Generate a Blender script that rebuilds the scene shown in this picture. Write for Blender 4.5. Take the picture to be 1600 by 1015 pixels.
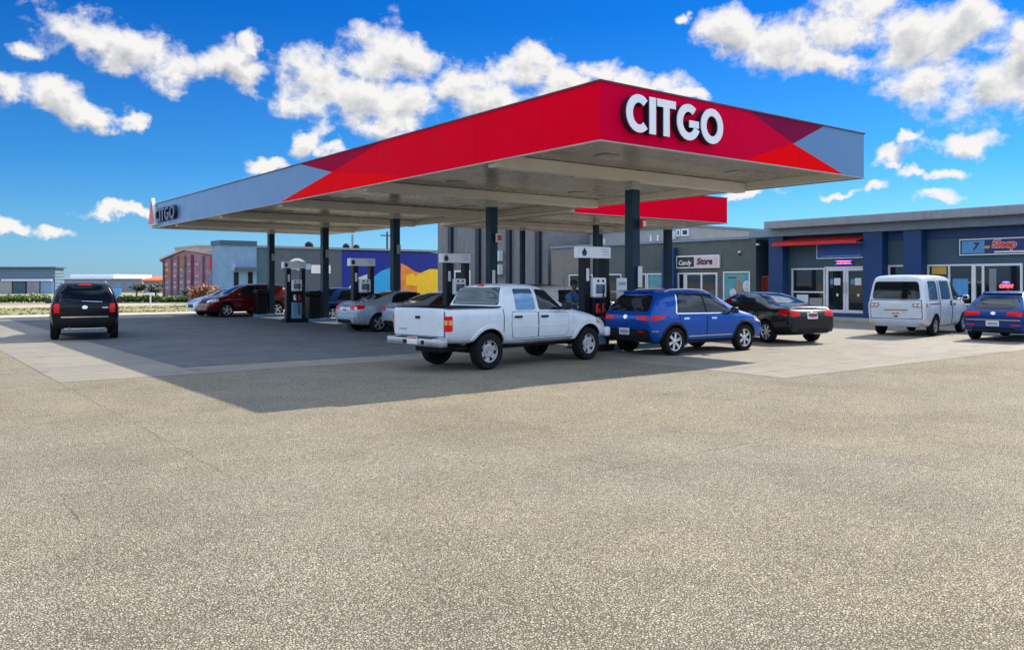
import bpy, bmesh, math, random
from mathutils import Vector, Matrix
from mathutils.bvhtree import BVHTree
random.seed(7)
for o in list(bpy.data.objects):
    bpy.data.objects.remove(o, do_unlink=True)
scene = bpy.context.scene
COL = scene.collection
rad = math.radians
# ---------------------------------------------------------------- camera
FPX, CX, HOR, HC = 1297.0, 800.0, 441.0, 1.75      # focal length in photo pixels, centre column, horizon row, eye height
TH = math.atan(995 / 1297)                          # the canopy's long axis (world +Y) lies this far left of the view
FX, FY = math.sin(TH), math.cos(TH)                 # camera forward in world x, y
RX, RY = FY, -FX                                    # camera right
cam = bpy.data.objects.new('camera', bpy.data.cameras.new('camera'))
COL.objects.link(cam)
cam.location = (0, 0, HC)
cam.rotation_euler = (rad(90), 0, -TH)
cam.data.sensor_width = 36
cam.data.lens = 36 * FPX / 1600
cam.data.shift_y = -(507.5 - HOR) / 1600
cam.data.clip_end = 5000
cam.data.clip_start = 0.05
scene.camera = cam
# ---------------------------------------------------------------- light
SUN_EL, SUN_AZ = rad(38.5), rad(7.0)  # azimuth counted from world +X
sun = bpy.data.objects.new('sun', bpy.data.lights.new('sun', 'SUN'))
COL.objects.link(sun)
sun.data.energy = 3.9
sun.data.angle = rad(0.5)
sun.data.color = (1.0, 0.90, 0.74)
sd = Vector((math.cos(SUN_EL) * math.cos(SUN_AZ), math.cos(SUN_EL) * math.sin(SUN_AZ), math.sin(SUN_EL)))
sun.rotation_euler = (-sd).to_track_quat('-Z', 'Y').to_euler()
scene.view_settings.view_transform = 'Standard'
scene.view_settings.look = 'None'
scene.view_settings.exposure = 1.0
scene.view_settings.gamma = 1
SKY_STRENGTH = 0.07
# ---------------------------------------------------------------- world: sky and clouds
class NT:
    def __init__(s, tree): s.t = tree
    def n(s, typ, **kw):
        nd = s.t.nodes.new(typ)
        for k, v in kw.items(): setattr(nd, k, v)
        return nd
    def link(s, a, b): s.t.links.new(a, b)
    def put(s, sock, v):
        if hasattr(v, 'is_linked') or hasattr(v, 'links'): s.link(v, sock)
        elif v is not None: sock.default_value = v
    def m(s, op, a, b=None, c=None, clamp=False):
        nd = s.n('ShaderNodeMath', operation=op, use_clamp=clamp)
        for i, v in enumerate((a, b, c)):
            if v is not None: s.put(nd.inputs[i], v)
        return nd.outputs[0]
    def v(s, op, a, b=None):
        nd = s.n('ShaderNodeVectorMath', operation=op)
        s.put(nd.inputs[0], a)
        if b is not None: s.put(nd.inputs[1], b)
        return nd.outputs['Value'] if op in ('LENGTH', 'DOT_PRODUCT', 'DISTANCE') else nd.outputs[0]
    def noise(s, vec, scale, detail=4, rough=.55, dist=0, lac=2.0, dim='3D'):
        nd = s.n('ShaderNodeTexNoise', noise_dimensions=dim)
        if vec is not None: s.link(vec, nd.inputs['Vector'])
        nd.inputs['Scale'].default_value = scale; nd.inputs['Detail'].default_value = detail
        nd.inputs['Roughness'].default_value = rough; nd.inputs['Distortion'].default_value = dist
        nd.inputs['Lacunarity'].default_value = lac
        return nd.outputs['Fac']
    def ramp(s, fac, stops, interp='LINEAR'):
        nd = s.n('ShaderNodeValToRGB'); cr = nd.color_ramp; cr.interpolation = interp
        while len(cr.elements) < len(stops): cr.elements.new(0.5)
        for e, (p, c) in zip(cr.elements, stops):
            e.position = p; e.color = tuple(c) + (1,) if len(c) == 3 else c
        s.link(fac, nd.inputs['Fac'])
        return nd.outputs['Color']
    def mix(s, fac, a, b, blend='MIX'):
        nd = s.n('ShaderNodeMix', data_type='RGBA', blend_type=blend)
        s.put(nd.inputs[0], fac)
        for i, v in ((6, a), (7, b)):
            if isinstance(v, (tuple, list)): v = tuple(v) + (1,) if len(v) == 3 else v
            s.put(nd.inputs[i], v)
        return nd.outputs[2]
    def maprange(s, v, a, b, c=0., d=1., smooth=False):
        nd = s.n('ShaderNodeMapRange', interpolation_type='SMOOTHSTEP' if smooth else 'LINEAR')
        s.link(v, nd.inputs[0])
        for i, x in enumerate((a, b, c, d)): nd.inputs[1 + i].default_value = x
        return nd.outputs[0]

CLOUDS = [(110,45,70,42),(200,80,80,36),(280,108,62,30),(360,105,62,32),(395,78,24,18),(55,75,38,20),(150,60,60,30),
 (5,148,38,22),(90,160,58,28),(150,180,66,20),(200,190,34,12),
 (500,132,74,54),(590,92,84,50),(640,84,48,30),(560,150,84,46),(640,168,72,40),(720,140,60,42),(825,112,54,38),(760,165,70,40),(870,140,70,36),(930,112,44,24),(1000,132,70,22),(1070,150,46,13),(610,200,60,24),
 (485,216,30,28),(525,234,36,12),(425,262,36,13),(200,332,78,10),(75,364,42,11),(8,358,22,11),
 (1140,55,52,40),(1220,72,84,46),(1320,42,104,56),(1420,62,110,56),(1500,52,70,50),(1470,122,80,46),(1540,145,84,52),(1595,80,50,70),(1075,25,14,12),(1290,95,80,26),
 (1507,220,70,20),(1410,225,22,11),(1380,248,38,14),(1425,265,36,12),(1480,264,38,12),(1320,297,32,8),(1360,295,24,11),(1460,304,36,12),(1160,303,48,9)]

def build_world():
    w = bpy.data.worlds.new('World'); scene.world = w; w.use_nodes = True
    t = w.node_tree; t.nodes.clear(); N = NT(t)
    tc = N.n('ShaderNodeTexCoord').outputs['Generated']
    dF = N.v('DOT_PRODUCT', tc, (FX, FY, 0)); dR = N.v('DOT_PRODUCT', tc, (RX, RY, 0))
    sz = N.n('ShaderNodeSeparateXYZ'); N.link(tc, sz.inputs[0])
    az = N.m('ARCTAN2', dR, dF); el = N.m('ARCSINE', sz.outputs[2])
    cv = N.n('ShaderNodeCombineXYZ'); N.link(az, cv.inputs[0]); N.link(el, cv.inputs[1]); cv = cv.outputs[0]
    def warped(vec, sc, amt):
        w_ = N.n('ShaderNodeTexNoise', noise_dimensions='2D'); N.link(vec, w_.inputs['Vector']); w_.inputs['Scale'].default_value = sc; w_.inputs['Detail'].default_value = 4; w_.inputs['Roughness'].default_value = .6
        return N.v('ADD', vec, N.v('MULTIPLY', N.v('SUBTRACT', w_.outputs['Color'], (.5, .5, .5)), (amt, amt * .8, 0)))
    pv = warped(cv, 16, .060)
    def mask(vec):
        best = None
        for px, py, rx, ry in CLOUDS:
            a = math.atan((px - CX) / FPX); e = math.atan((HOR - py) / FPX * math.cos(a)); k = 1.06
            mp = N.n('ShaderNodeMapping', vector_type='TEXTURE')
            mp.inputs['Location'].default_value = (a, e, 0); mp.inputs['Scale'].default_value = (rx * k * math.cos(a) ** 2 / FPX, ry * k * math.cos(a) / FPX, 1)
            N.link(vec, mp.inputs['Vector'])
            d = N.v('LENGTH', mp.outputs[0])
            best = d if best is None else N.m('SMOOTH_MIN', best, d, 0.12)
        return N.m('SUBTRACT', 1.0, best)
    best = mask(pv); rise = N.m('SUBTRACT', best, mask(N.v('ADD', pv, (.004, .012, 0))))
    # outside the view: added broken cloud, brighter and bluer, to lift the shade
    cov = N.noise(N.v('MULTIPLY', cv, (1, 1.6, 1)), 2.6, 2, dim='2D')
    off = N.m('MAXIMUM', N.maprange(N.m('ABSOLUTE', az), .62, .85), N.maprange(el, .36, .52))
    other = N.m('SUBTRACT', N.m('MULTIPLY', N.m('SUBTRACT', cov, .40), 5.0), N.m('MULTIPLY', N.m('SUBTRACT', 1.0, off), 5.0))
    best = N.m('MAXIMUM', best, other)
    def fluff(vec):
        q = warped(N.v('MULTIPLY', vec, (1, 1.25, 1)), 45, .014)
        return N.m('MULTIPLY', N.m('SUBTRACT', N.noise(q, 17, 9, .60, dim='2D'), .50), 2.1)
    f0 = fluff(cv); f1 = fluff(N.v('ADD', cv, (.005, .012, 0)))
    d0 = N.m('ADD', best, f0)
    alpha = N.maprange(d0, -.06, .66, smooth=True)
    alpha = N.m('POWER', alpha, .85)
    alpha = N.m('MULTIPLY', alpha, N.maprange(el, .012, .05))
    lit = N.m('MULTIPLY_ADD', N.m('SUBTRACT', f0, f1), .70, .80)
    lit = N.m('ADD', lit, N.m('MULTIPLY', N.m('MULTIPLY', rise, .65), N.m('SUBTRACT', 1.0, off)))
    lit = N.m('SUBTRACT', lit, N.m('MULTIPLY', N.maprange(d0, .45, 1.5, smooth=True), .56), clamp=True)
    ccol = N.ramp(lit, [(0, (.36, .38, .43)), (.32, (.52, .54, .585)), (.66, (.80, .80, .815)), (.85, (1.0, .985, .965))])
    ccol = N.mix(off, ccol, N.mix(1.0, ccol, (.76, .92, 1.16), 'MULTIPLY'))
    sky = N.n('ShaderNodeTexSky', sky_type='NISHITA', sun_disc=False, sun_elevation=SUN_EL, sun_rotation=rad(90) - SUN_AZ)
    sky.air_density = 1.0; sky.dust_density = 0.25; sky.ozone_density = 2.5; sky.altitude = 0
    grade = N.ramp(N.maprange(el, 0, .45), [(0, (.34, .60, 1.10)), (.12, (.27, .59, .98)), (.30, (.125, .49, .90)), (.68, (.02, .35, .86)), (1, (.02, .34, .86))])
    sc = N.mix(1.0, sky.outputs[0], grade, 'MULTIPLY')
    w.cycles.sampling_method = 'MANUAL'; w.cycles.sample_map_resolution = 512
    b1 = N.n('ShaderNodeBackground'); N.link(sc, b1.inputs[0]); b1.inputs[1].default_value = SKY_STRENGTH
    b2 = N.n('ShaderNodeBackground'); N.link(ccol, b2.inputs[0]); N.link(N.maprange(off, 0, 1, .47, 1.12), b2.inputs[1])
    ms = N.n('ShaderNodeMixShader'); N.link(alpha, ms.inputs[0]); N.link(b1.outputs[0], ms.inputs[1]); N.link(b2.outputs[0], ms.inputs[2])
    out = N.n('ShaderNodeOutputWorld'); N.link(ms.outputs[0], out.inputs[0])
build_world()

# ---------------------------------------------------------------- helpers: photograph pixel -> place
def rr(px): return (px - CX) / FPX
def wp(px, depth):                       # world x, y of a photo column at a given depth
    r = rr(px); return (RX * r * depth + FX * depth, RY * r * depth + FY * depth)
def gp(px, py):                          # a point on the ground
    return wp(px, FPX * HC / (py - HOR))
def dep(x, y): return FX * x + FY * y
def zz(py, x, y): return HC + (HOR - py) * dep(x, y) / FPX
def yf(px, X): r = rr(px); return X * (RX - FX * r) / (FX + FY * r)      # on a wall x = X
def xf(px, Y): r = rr(px); return Y * (FX + FY * r) / (RX - FX * r)      # on a wall y = Y

# ---------------------------------------------------------------- materials
def mat(name, col, rough=.6, metal=0., coat=0., var=.06, vscale=2., bump=0., bscale=40., spec=.5, streak=0., coords='Object', emit=None, estr=0., dirt=None, dirt_amt=0.):
    m = bpy.data.materials.new(name); m.use_nodes = True
    t = m.node_tree; N = NT(t); b = t.nodes['Principled BSDF']
    b.inputs['Metallic'].default_value = metal; b.inputs['Coat Weight'].default_value = coat
    b.inputs['Coat Roughness'].default_value = .04; b.inputs['Specular IOR Level'].default_value = spec
    tc = N.n('ShaderNodeTexCoord').outputs[coords]
    f = N.noise(tc, vscale, 5, .6)
    c = N.ramp(f, [(.25, [x * (1 - var * 2) for x in col]), (.75, [min(1, x * (1 + var * 2)) for x in col])])
    if streak:
        st = N.noise(N.v('MULTIPLY', tc, (6, 6, .35)), 3, 4)
        c = N.mix(N.maprange(st, .5, .75, 0, streak), c, [x * .55 for x in col])
    if dirt:
        dn = N.noise(tc, vscale * 2.5, 6, .7)
        c = N.mix(N.maprange(dn, .5, .7, 0, dirt_amt), c, dirt)
    N.link(c, b.inputs['Base Color'])
    N.link(N.maprange(N.noise(tc, vscale * 4, 3), .3, .7, max(.02, rough * .85), min(1, rough * 1.15)), b.inputs['Roughness'])
    if bump:
        bn = N.n('ShaderNodeBump'); bn.inputs['Strength'].default_value = bump; bn.inputs['Distance'].default_value = .02
        N.link(N.noise(tc, bscale, 4), bn.inputs['Height']); N.link(bn.outputs[0], b.inputs['Normal'])
    if emit:
        b.inputs['Emission Color'].default_value = tuple(emit) + (1,); b.inputs['Emission Strength'].default_value = estr
    return m

def mat_ribs(name, col, axis, pitch, rough=.55, depth=.5, metal=0., var=.1, seam=.45, streak=.3):
    m = mat(name, col, rough, metal, var=var, streak=streak); N = NT(m.node_tree); b = m.node_tree.nodes['Principled BSDF']
    tc = N.n('ShaderNodeTexCoord').outputs['Object']
    s = N.n('ShaderNodeSeparateXYZ'); N.link(tc, s.inputs[0])
    p = N.m('PINGPONG', s.outputs[axis], pitch / 2)
    h = N.maprange(p, pitch * .12, pitch * .26, smooth=True)
    bn = N.n('ShaderNodeBump'); bn.inputs['Strength'].default_value = depth; bn.inputs['Distance'].default_value = .05
    N.link(h, bn.inputs['Height']); N.link(bn.outputs[0], b.inputs['Normal'])
    return m

M = {}
M['white_paint'] = mat('white_paint', (.78, .78, .76), .45, var=.04)
M['pickup_paint'] = mat('pickup_paint', (.60, .655, .70), .30, coat=.7, var=.03, dirt=(.42, .40, .36), dirt_amt=.25, vscale=1.2)
M['van_paint'] = mat('van_paint', (.60, .67, .74), .30, coat=.6, var=.03, dirt=(.45, .43, .40), dirt_amt=.25, vscale=1.2)
M['white_car'] = mat('white_car_paint', (.75, .76, .77), .28, coat=.8, var=.02)
M['silver'] = mat('silver_paint', (.44, .53, .64), .30, metal=.45, coat=.9, var=.02)
M['blue_paint'] = mat('blue_paint', (.0, .070, .36), .30, metal=.25, coat=.5, var=.03, spec=.12)
M['dark_blue_paint'] = mat('dark_blue_paint', (.0, .036, .18), .3, metal=.2, coat=.5, var=.03, spec=.12)
M['black_paint'] = mat('black_paint', (.003, .0035, .008), .25, coat=.3, var=.05, spec=.15)
M['sedan_paint'] = mat('dark_green_grey_paint', (.006, .010, .014), .22, coat=.5, var=.05, spec=.2)
M['maroon_paint'] = mat('maroon_paint', (.12, .003, .010), .28, metal=.2, coat=.5, var=.03, spec=.25)
M['trim'] = mat('black_plastic', (.010, .0105, .012), .6, var=.08, bump=.1, bscale=200, spec=.25)
M['gap'] = mat('shadow_gap', (.006, .006, .006), .8, var=.05)
M['glass'] = mat('tinted_glass', (.006, .009, .012), .04, var=.02, spec=.42)
M['glass_green'] = mat('green_tinted_glass', (.028, .050, .062), .04, var=.02, spec=.6)
M['chrome'] = mat('chrome', (.70, .71, .72), .16, metal=1., var=.03)
M['steel_bumper'] = mat('steel_bumper', (.42, .44, .46), .3, metal=.8, var=.06, dirt=(.15, .12, .1), dirt_amt=.3)
M['alloy'] = mat('alloy', (.60, .61, .63), .3, metal=.7, var=.04)
M['steel_rim'] = mat('steel_rim', (.42, .42, .43), .42, metal=.6, var=.08)
M['tyre'] = mat('tyre_rubber', (.011, .011, .0115), .85, spec=.2, var=.15, bump=.3, bscale=90)
M['red_lens'] = mat('red_lens', (.78, .002, .002), .2, spec=.2, coat=.25, var=.08, vscale=14)
M['amber_lens'] = mat('amber_lens', (.75, .32, .12), .15, coat=1., var=.06, vscale=14)
M['clear_lens'] = mat('clear_lens', (.72, .73, .75), .1, coat=1., var=.12, vscale=16)
M['plate'] = mat('number_plate', (.72, .72, .70), .4, var=.03)
M['plate_ink_red'] = mat('plate_ink_red', (.55, .06, .05), .5)
M['plate_ink_blue'] = mat('plate_ink_blue', (.10, .14, .40), .5)
M['plate_yellow'] = mat('plate_yellow', (.85, .62, .06), .4)

# ---------------------------------------------------------------- helpers: meshes and objects
def link(o, parent=None):
    COL.objects.link(o)
    if parent is not None: o.parent = parent
    return o
def tag(o, label=None, cat=None, group=None, kind=None):
    if label: o['label'] = label
    if cat: o['category'] = cat
    if group: o['group'] = group
    if kind: o['kind'] = kind
    return o
def thing(name, label, cat, loc=(0, 0, 0), rz=0., group=None):
    o = link(bpy.data.objects.new(name, None)); o.location = loc; o.rotation_euler = (0, 0, rz)
    o.empty_display_size = .2
    return tag(o, label, cat, group)
def mesh_obj(name, me, mats, parent=None, smooth=None):
    o = bpy.data.objects.new(name, me)
    if len(me.materials): me.materials.clear()
    for m in (mats if isinstance(mats, (list, tuple)) else [mats]): me.materials.append(m)
    if smooth is not None:
        for p in me.polygons: p.use_smooth = True
        me.set_sharp_from_angle(angle=rad(smooth))
    return link(o, parent)
class MB:
    def __init__(s): s.bm = bmesh.new(); s.k = 0
    def _tag(s, faces):
        for f in faces: f.material_index = s.k
    def box(s, x0, x1, y0, y1, z0, z1, bev=0., seg=1):
        vs = [s.bm.verts.new((x, y, z)) for x in (x0, x1) for y in (y0, y1) for z in (z0, z1)]
        fs = [s.bm.faces.new([vs[i] for i in q]) for q in ((0, 1, 3, 2), (4, 6, 7, 5), (0, 4, 5, 1), (2, 3, 7, 6), (0, 2, 6, 4), (1, 5, 7, 3))]
        s._tag(fs)
        if bev > 0:
            es = list({e for f in fs for e in f.edges})
            r = bmesh.ops.bevel(s.bm, geom=es, offset=bev, segments=seg, affect='EDGES', profile=.5)
            s._tag(r['faces'])
        return s
    def tube(s, p, q, r, r2=None, n=10, caps=True):
        p, q = Vector(p), Vector(q); d = (q - p).normalized(); r2 = r if r2 is None else r2
        a = d.orthogonal().normalized(); b = d.cross(a)
        A = [s.bm.verts.new(p + (a * math.cos(t) + b * math.sin(t)) * r) for t in [2 * math.pi * i / n for i in range(n)]]
        B = [s.bm.verts.new(q + (a * math.cos(t) + b * math.sin(t)) * r2) for t in [2 * math.pi * i / n for i in range(n)]]
        fs = [s.bm.faces.new((A[i], A[(i + 1) % n], B[(i + 1) % n], B[i])) for i in range(n)]
        if caps: fs += [s.bm.faces.new(A[::-1]), s.bm.faces.new(B)]
        s._tag(fs); return s
    def path(s, pts, r, n=8):
        for a, b in zip(pts, pts[1:]): s.tube(a, b, r, n=n)
        return s
    def poly(s, pts):
        f = s.bm.faces.new([s.bm.verts.new(p) for p in pts]); f.material_index = s.k; return f
    def prism(s, pts, vec):
        v = Vector(vec); A = [s.bm.verts.new(p) for p in pts]; B = [s.bm.verts.new(Vector(p) + v) for p in pts]; n = len(A)
        fs = [s.bm.faces.new(A), s.bm.faces.new(B[::-1])] + [s.bm.faces.new((A[i], B[i], B[(i + 1) % n], A[(i + 1) % n])) for i in range(n)]
        s._tag(fs); return s
    def lathe(s, prof, c=(0, 0, 0), axis='y', n=32, closed=False):
        rings = []
        for r, h in prof:
            ring = []
            for i in range(n):
                t = 2 * math.pi * i / n
                if axis == 'y': p = (c[0] + r * math.cos(t), c[1] + h, c[2] + r * math.sin(t))
                else: p = (c[0] + r * math.cos(t), c[1] + r * math.sin(t), c[2] + h)
                ring.append(s.bm.verts.new(p))
            rings.append(ring)
        fs = []
        pr = list(zip(rings, rings[1:])) + ([(rings[-1], rings[0])] if closed else [])
        for A, B in pr:
            for i in range(n): fs.append(s.bm.faces.new((A[i], A[(i + 1) % n], B[(i + 1) % n], B[i])))
        s._tag(fs); return s
    def ball(s, c, r, sub=2, sc=(1, 1, 1)):
        R = bmesh.ops.create_icosphere(s.bm, subdivisions=sub, radius=r, matrix=Matrix.Translation(c) @ Matrix.Diagonal((*sc, 1)))
        s._tag({f for v in R['verts'] for f in v.link_faces}); return s
    def build(s, name, mats, parent=None, smooth=None, recalc=True):
        if recalc: bmesh.ops.recalc_face_normals(s.bm, faces=s.bm.faces)
        me = bpy.data.meshes.new(name); s.bm.to_mesh(me); s.bm.free()
        return mesh_obj(name, me, mats, parent, smooth)
def boxo(name, m, parent, x0, x1, y0, y1, z0, z1, bev=0., seg=1):
    return MB().box(x0, x1, y0, y1, z0, z1, bev, seg).build(name, m, parent)
def text_mesh(txt, size, extrude=.006, bold=.0, shear=0.):
    cu = bpy.data.curves.new('txt', 'FONT'); cu.body = txt; cu.size = size; cu.extrude = extrude; cu.offset = bold
    cu.align_x = 'CENTER'; cu.align_y = 'CENTER'; cu.shear = shear; cu.resolution_u = 3
    o = link(bpy.data.objects.new('txt', cu)); bpy.context.view_layer.update()
    me = bpy.data.meshes.new_from_object(o.evaluated_get(bpy.context.evaluated_depsgraph_get()))
    bpy.data.objects.remove(o); bpy.data.curves.remove(cu)
    return me
def text_on(name, txt, size, m, parent, mtx, **kw):     # mtx takes text x (reading), y (up), z (out of the face)
    me = text_mesh(txt, size, **kw); me.transform(mtx); return mesh_obj(name, me, m, parent)
def face_mtx(o, right, up):
    r, u = Vector(right), Vector(up); n = r.cross(u)
    return Matrix(((r.x, u.x, n.x, o[0]), (r.y, u.y, n.y, o[1]), (r.z, u.z, n.z, o[2]), (0, 0, 0, 1)))
def copy_tree(o, parent=None):
    c = o.copy(); COL.objects.link(c)
    if parent is not None: c.parent = parent; c.matrix_parent_inverse = o.matrix_parent_inverse.copy()
    for ch in list(o.children): copy_tree(ch, c)
    return c
# ================================================================ ground
def asphalt_material():
    m = bpy.data.materials.new('pebbled_asphalt'); m.use_nodes = True; N = NT(m.node_tree); b = m.node_tree.nodes['Principled BSDF']
    tc = N.n('ShaderNodeTexCoord').outputs['Object']
    wn = N.n('ShaderNodeTexNoise'); N.link(tc, wn.inputs['Vector']); wn.inputs['Scale'].default_value = 30; wn.inputs['Detail'].default_value = 2
    wv = N.v('ADD', tc, N.v('MULTIPLY', N.v('SUBTRACT', wn.outputs['Color'], (.5, .5, .5)), (.02, .02, 0)))
    def vor(scale, feat):  # pebbles of about three centimetres
        v = N.n('ShaderNodeTexVoronoi', feature=feat); N.link(wv, v.inputs['Vector']); v.inputs['Scale'].default_value = scale; return v
    v1 = vor(58, 'F1'); e1 = vor(58, 'DISTANCE_TO_EDGE'); v2 = vor(110, 'F1')
    sep = N.n('ShaderNodeSeparateColor'); N.link(v1.outputs['Color'], sep.inputs[0])
    sep2 = N.n('ShaderNodeSeparateColor'); N.link(v2.outputs['Color'], sep2.inputs[0])
    f = N.m('ADD', N.m('MULTIPLY', sep.outputs[0], .7), N.m('MULTIPLY', sep2.outputs[1], .3))
    peb = N.ramp(f, [(0, (.235, .212, .166)), (.3, (.350, .318, .250)), (.6, (.425, .388, .308)), (1, (.54, .497, .405))])
    gap = N.maprange(e1.outputs['Distance'], .02, .20, smooth=True)
    c = N.mix(gap, (.12, .105, .078), peb)
    big = N.noise(tc, .16, 4, .6)
    c = N.mix(1.0, c, N.ramp(big, [(.30, (1.0, .94, .80)), (.50, (1, .97, .91)), (.70, (.98, .98, .98))]), 'MULTIPLY')
    mid = N.noise(tc, 1.1, 5, .65)
    c = N.mix(1.0, c, N.ramp(mid, [(.3, (.86, .86, .86)), (.7, (1.06, 1.06, 1.06))]), 'MULTIPLY')
    pt = N.noise(tc, .42, 5, .62)
    c = N.mix(1.0, c, N.ramp(pt, [(.32, (.84, .83, .82)), (.48, (1.0, 1.0, 1.0)), (.66, (1.07, 1.06, 1.03))]), 'MULTIPLY')
    tw = N.noise(N.v('MULTIPLY', tc, (.10, 1.5, 1)), 1.2, 4, .6)
    c = N.mix(N.maprange(tw, .60, .78, 0, .30), c, (.20, .18, .145))
    # paving seams and cracks, where they run in the lot
    s = N.n('ShaderNodeSeparateXYZ'); N.link(tc, s.inputs[0]); X, Y = s.outputs[0], s.outputs[1]
    wob = N.m('MULTIPLY', N.m('SUBTRACT', N.noise(tc, 2.2, 6, .7), .5), .16)
    brk = N.noise(tc, 1.3, 2)
    def seam(coord, at, other, lo, hi, w, strength=.8):
        d = N.m('ABSOLUTE', N.m('ADD', N.m('SUBTRACT', coord, at), wob))
        k = N.maprange(d, w * .4, w, 1, 0)
        a = N.m('MULTIPLY', N.m('GREATER_THAN', other, lo), N.m('LESS_THAN', other, hi))
        return N.m('MULTIPLY', N.m('MULTIPLY', k, a), N.maprange(brk, .40, .56, .35, .75 * strength))
    tot = None
    for a in ((X, 2.55, Y, 7.4, 22.5, .011), (Y, 8.05, X, 1.3, 2.5, .011), (X, 1.2, Y, 6.7, 7.7, .012), (X, 8.0, Y, 2.6, 5.4, .012), (Y, 5.6, X, 5.2, 8.0, .010), (Y, 12.4, X, -6, 2.5, .014), (X, 5.6, Y, 3.0, 6.2, .008)):
        q = seam(*a); tot = q if tot is None else N.m('MAXIMUM', tot, q)
    c = N.mix(tot, c, (.05, .042, .035))
    # a few oil spots
    sp = N.maprange(N.noise(tc, .55, 3, .5), .66, .74, 0, .35)
    c = N.mix(sp, c, (.17, .15, .12))
    N.link(c, b.inputs['Base Color']); b.inputs['Roughness'].default_value = .9; b.inputs['Specular IOR Level'].default_value = .25
    bn = N.n('ShaderNodeBump'); bn.inputs['Strength'].default_value = .75; bn.inputs['Distance'].default_value = .012
    N.link(N.m('ADD', gap, N.m('MULTIPLY', f, .8)), bn.inputs['Height']); N.link(bn.outputs[0], b.inputs['Normal'])
    return m

def pad_material():
    m = mat('pad_concrete', (.235, .212, .172), .85, var=.07, vscale=.7, bump=.25, bscale=60, spec=.3, dirt=(.14, .13, .11), dirt_amt=.5)
    N = NT(m.node_tree); b = m.node_tree.nodes['Principled BSDF']
    tc = N.n('ShaderNodeTexCoord').outputs['Object']; s = N.n('ShaderNodeSeparateXYZ'); N.link(tc, s.inputs[0])
    old = b.inputs['Base Color'].links[0].from_socket
    jx = N.m('PINGPONG', N.m('ADD', s.outputs[0], .2), 2.6); jy = N.m('PINGPONG', N.m('ADD', s.outputs[1], .6), 2.6)
    j = N.maprange(N.m('MINIMUM', jx, jy), .008, .02, .55, 0)
    c = N.mix(j, old, (.07, .065, .055))
    st = N.maprange(N.noise(N.v('MULTIPLY', tc, (.5, 2, 1)), 1.4, 5, .7), .52, .72, 0, .55)
    c = N.mix(st, c, (.13, .125, .115))
    oil = N.maprange(N.noise(tc, 1.1, 4, .6), .62, .72, 0, .7); c = N.mix(oil, c, (.075, .07, .065))
    tr = N.maprange(N.noise(N.v('MULTIPLY', tc, (.07, 2.2, 1)), 1.6, 3, .5), .58, .72, 0, .5); c = N.mix(tr, c, (.10, .095, .085))
    N.link(c, b.inputs['Base Color'])
    return m
def grass_mat(name, a, b_, vs=.6):
    m = bpy.data.materials.new(name); m.use_nodes = True; N = NT(m.node_tree); b = m.node_tree.nodes['Principled BSDF']
    tc = N.n('ShaderNodeTexCoord').outputs['Object']
    f = N.noise(tc, vs, 8, .7); N.link(N.ramp(f, [(.35, a), (.65, b_)]), b.inputs['Base Color']); b.inputs['Roughness'].default_value = .95
    bn = N.n('ShaderNodeBump'); bn.inputs['Strength'].default_value = .5; N.link(N.noise(tc, 12, 4), bn.inputs['Height']); N.link(bn.outputs[0], b.inputs['Normal'])
    return m
M['asphalt'] = asphalt_material(); M['pad'] = pad_material()
M['dry_ground'] = grass_mat('dry_ground', (.24, .20, .12), (.34, .29, .18), .05)
M['dry_grass'] = grass_mat('dry_grass', (.13, .15, .045), (.30, .26, .11), .3)
M['pale_concrete'] = mat('pale_concrete', (.40, .37, .32), .85, var=.08, vscale=.8, bump=.2)
M['path_sand'] = mat('sandy_path', (.36, .315, .23), .9, var=.1, vscale=.6)
def sheet(name, rects, z, m):
    b = MB()
    for x0, x1, y0, y1 in rects: b.poly([(x0, y0, z), (x1, y0, z), (x1, y1, z), (x0, y1, z)])
    return tag(b.build(name, m), kind='structure')
sheet('ground', [(-1800, 1800, -1800, 1800)], -.03, M['dry_ground'])
sheet('asphalt_lot', [(-90, 60, -60, 45.3)], 0, M['asphalt'])
sheet('concrete_pad', [(2.55, 13.2, 16.3, 45.3), (13.2, 34.4, 9.0, 45.3)], .004, M['pad'])
M['shade_bay'] = mat('shade_bay_paint', (.105, .112, .118), .9, var=.10, vscale=.5, bump=.3, bscale=80, spec=.25, dirt=(.05, .05, .05), dirt_amt=.6)
sheet('painted_shade_bay', [(5.0, 16.2, 17.6, 45.3)], .008, M['shade_bay'])  # dark sheet on the pad; its colour deepens the shade under the canopy
tag(MB().box(-120, 90, 45.3, 45.65, -.02, .11, .02).box(-120, 90, 45.65, 49.2, -.02, .08).build('concrete_apron', M['pale_concrete']), kind='structure')
tag(MB().box(-160, 120, 49.2, 63.2, -.02, .05).build('grass_verge', M['dry_grass']), kind='structure')
tag(MB().box(-160, 160, 63.2, 70.5, -.02, .06).build('path', M['path_sand']), kind='structure')
def tufts():
    bm = bmesh.new()
    for i in range(5200):
        x = random.uniform(-35, 34); y = random.choice((random.uniform(49.3, 63), random.uniform(49.3, 52), random.uniform(57, 63)))
        h = random.uniform(.03, .10); a = random.uniform(0, 6.3); w = random.uniform(.04, .12); l = random.uniform(-.12, .12)
        vs = [bm.verts.new(p) for p in ((x - w * math.cos(a), y - w * math.sin(a), .05), (x + w * math.cos(a), y + w * math.sin(a), .05), (x + l, y + l * .5, .05 + h))]
        bm.faces.new(vs)
    me = bpy.data.meshes.new('dry_grass'); bm.to_mesh(me); bm.free()
    tag(mesh_obj('dry_grass', me, M['dry_grass']), kind='stuff')
tufts()

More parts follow.
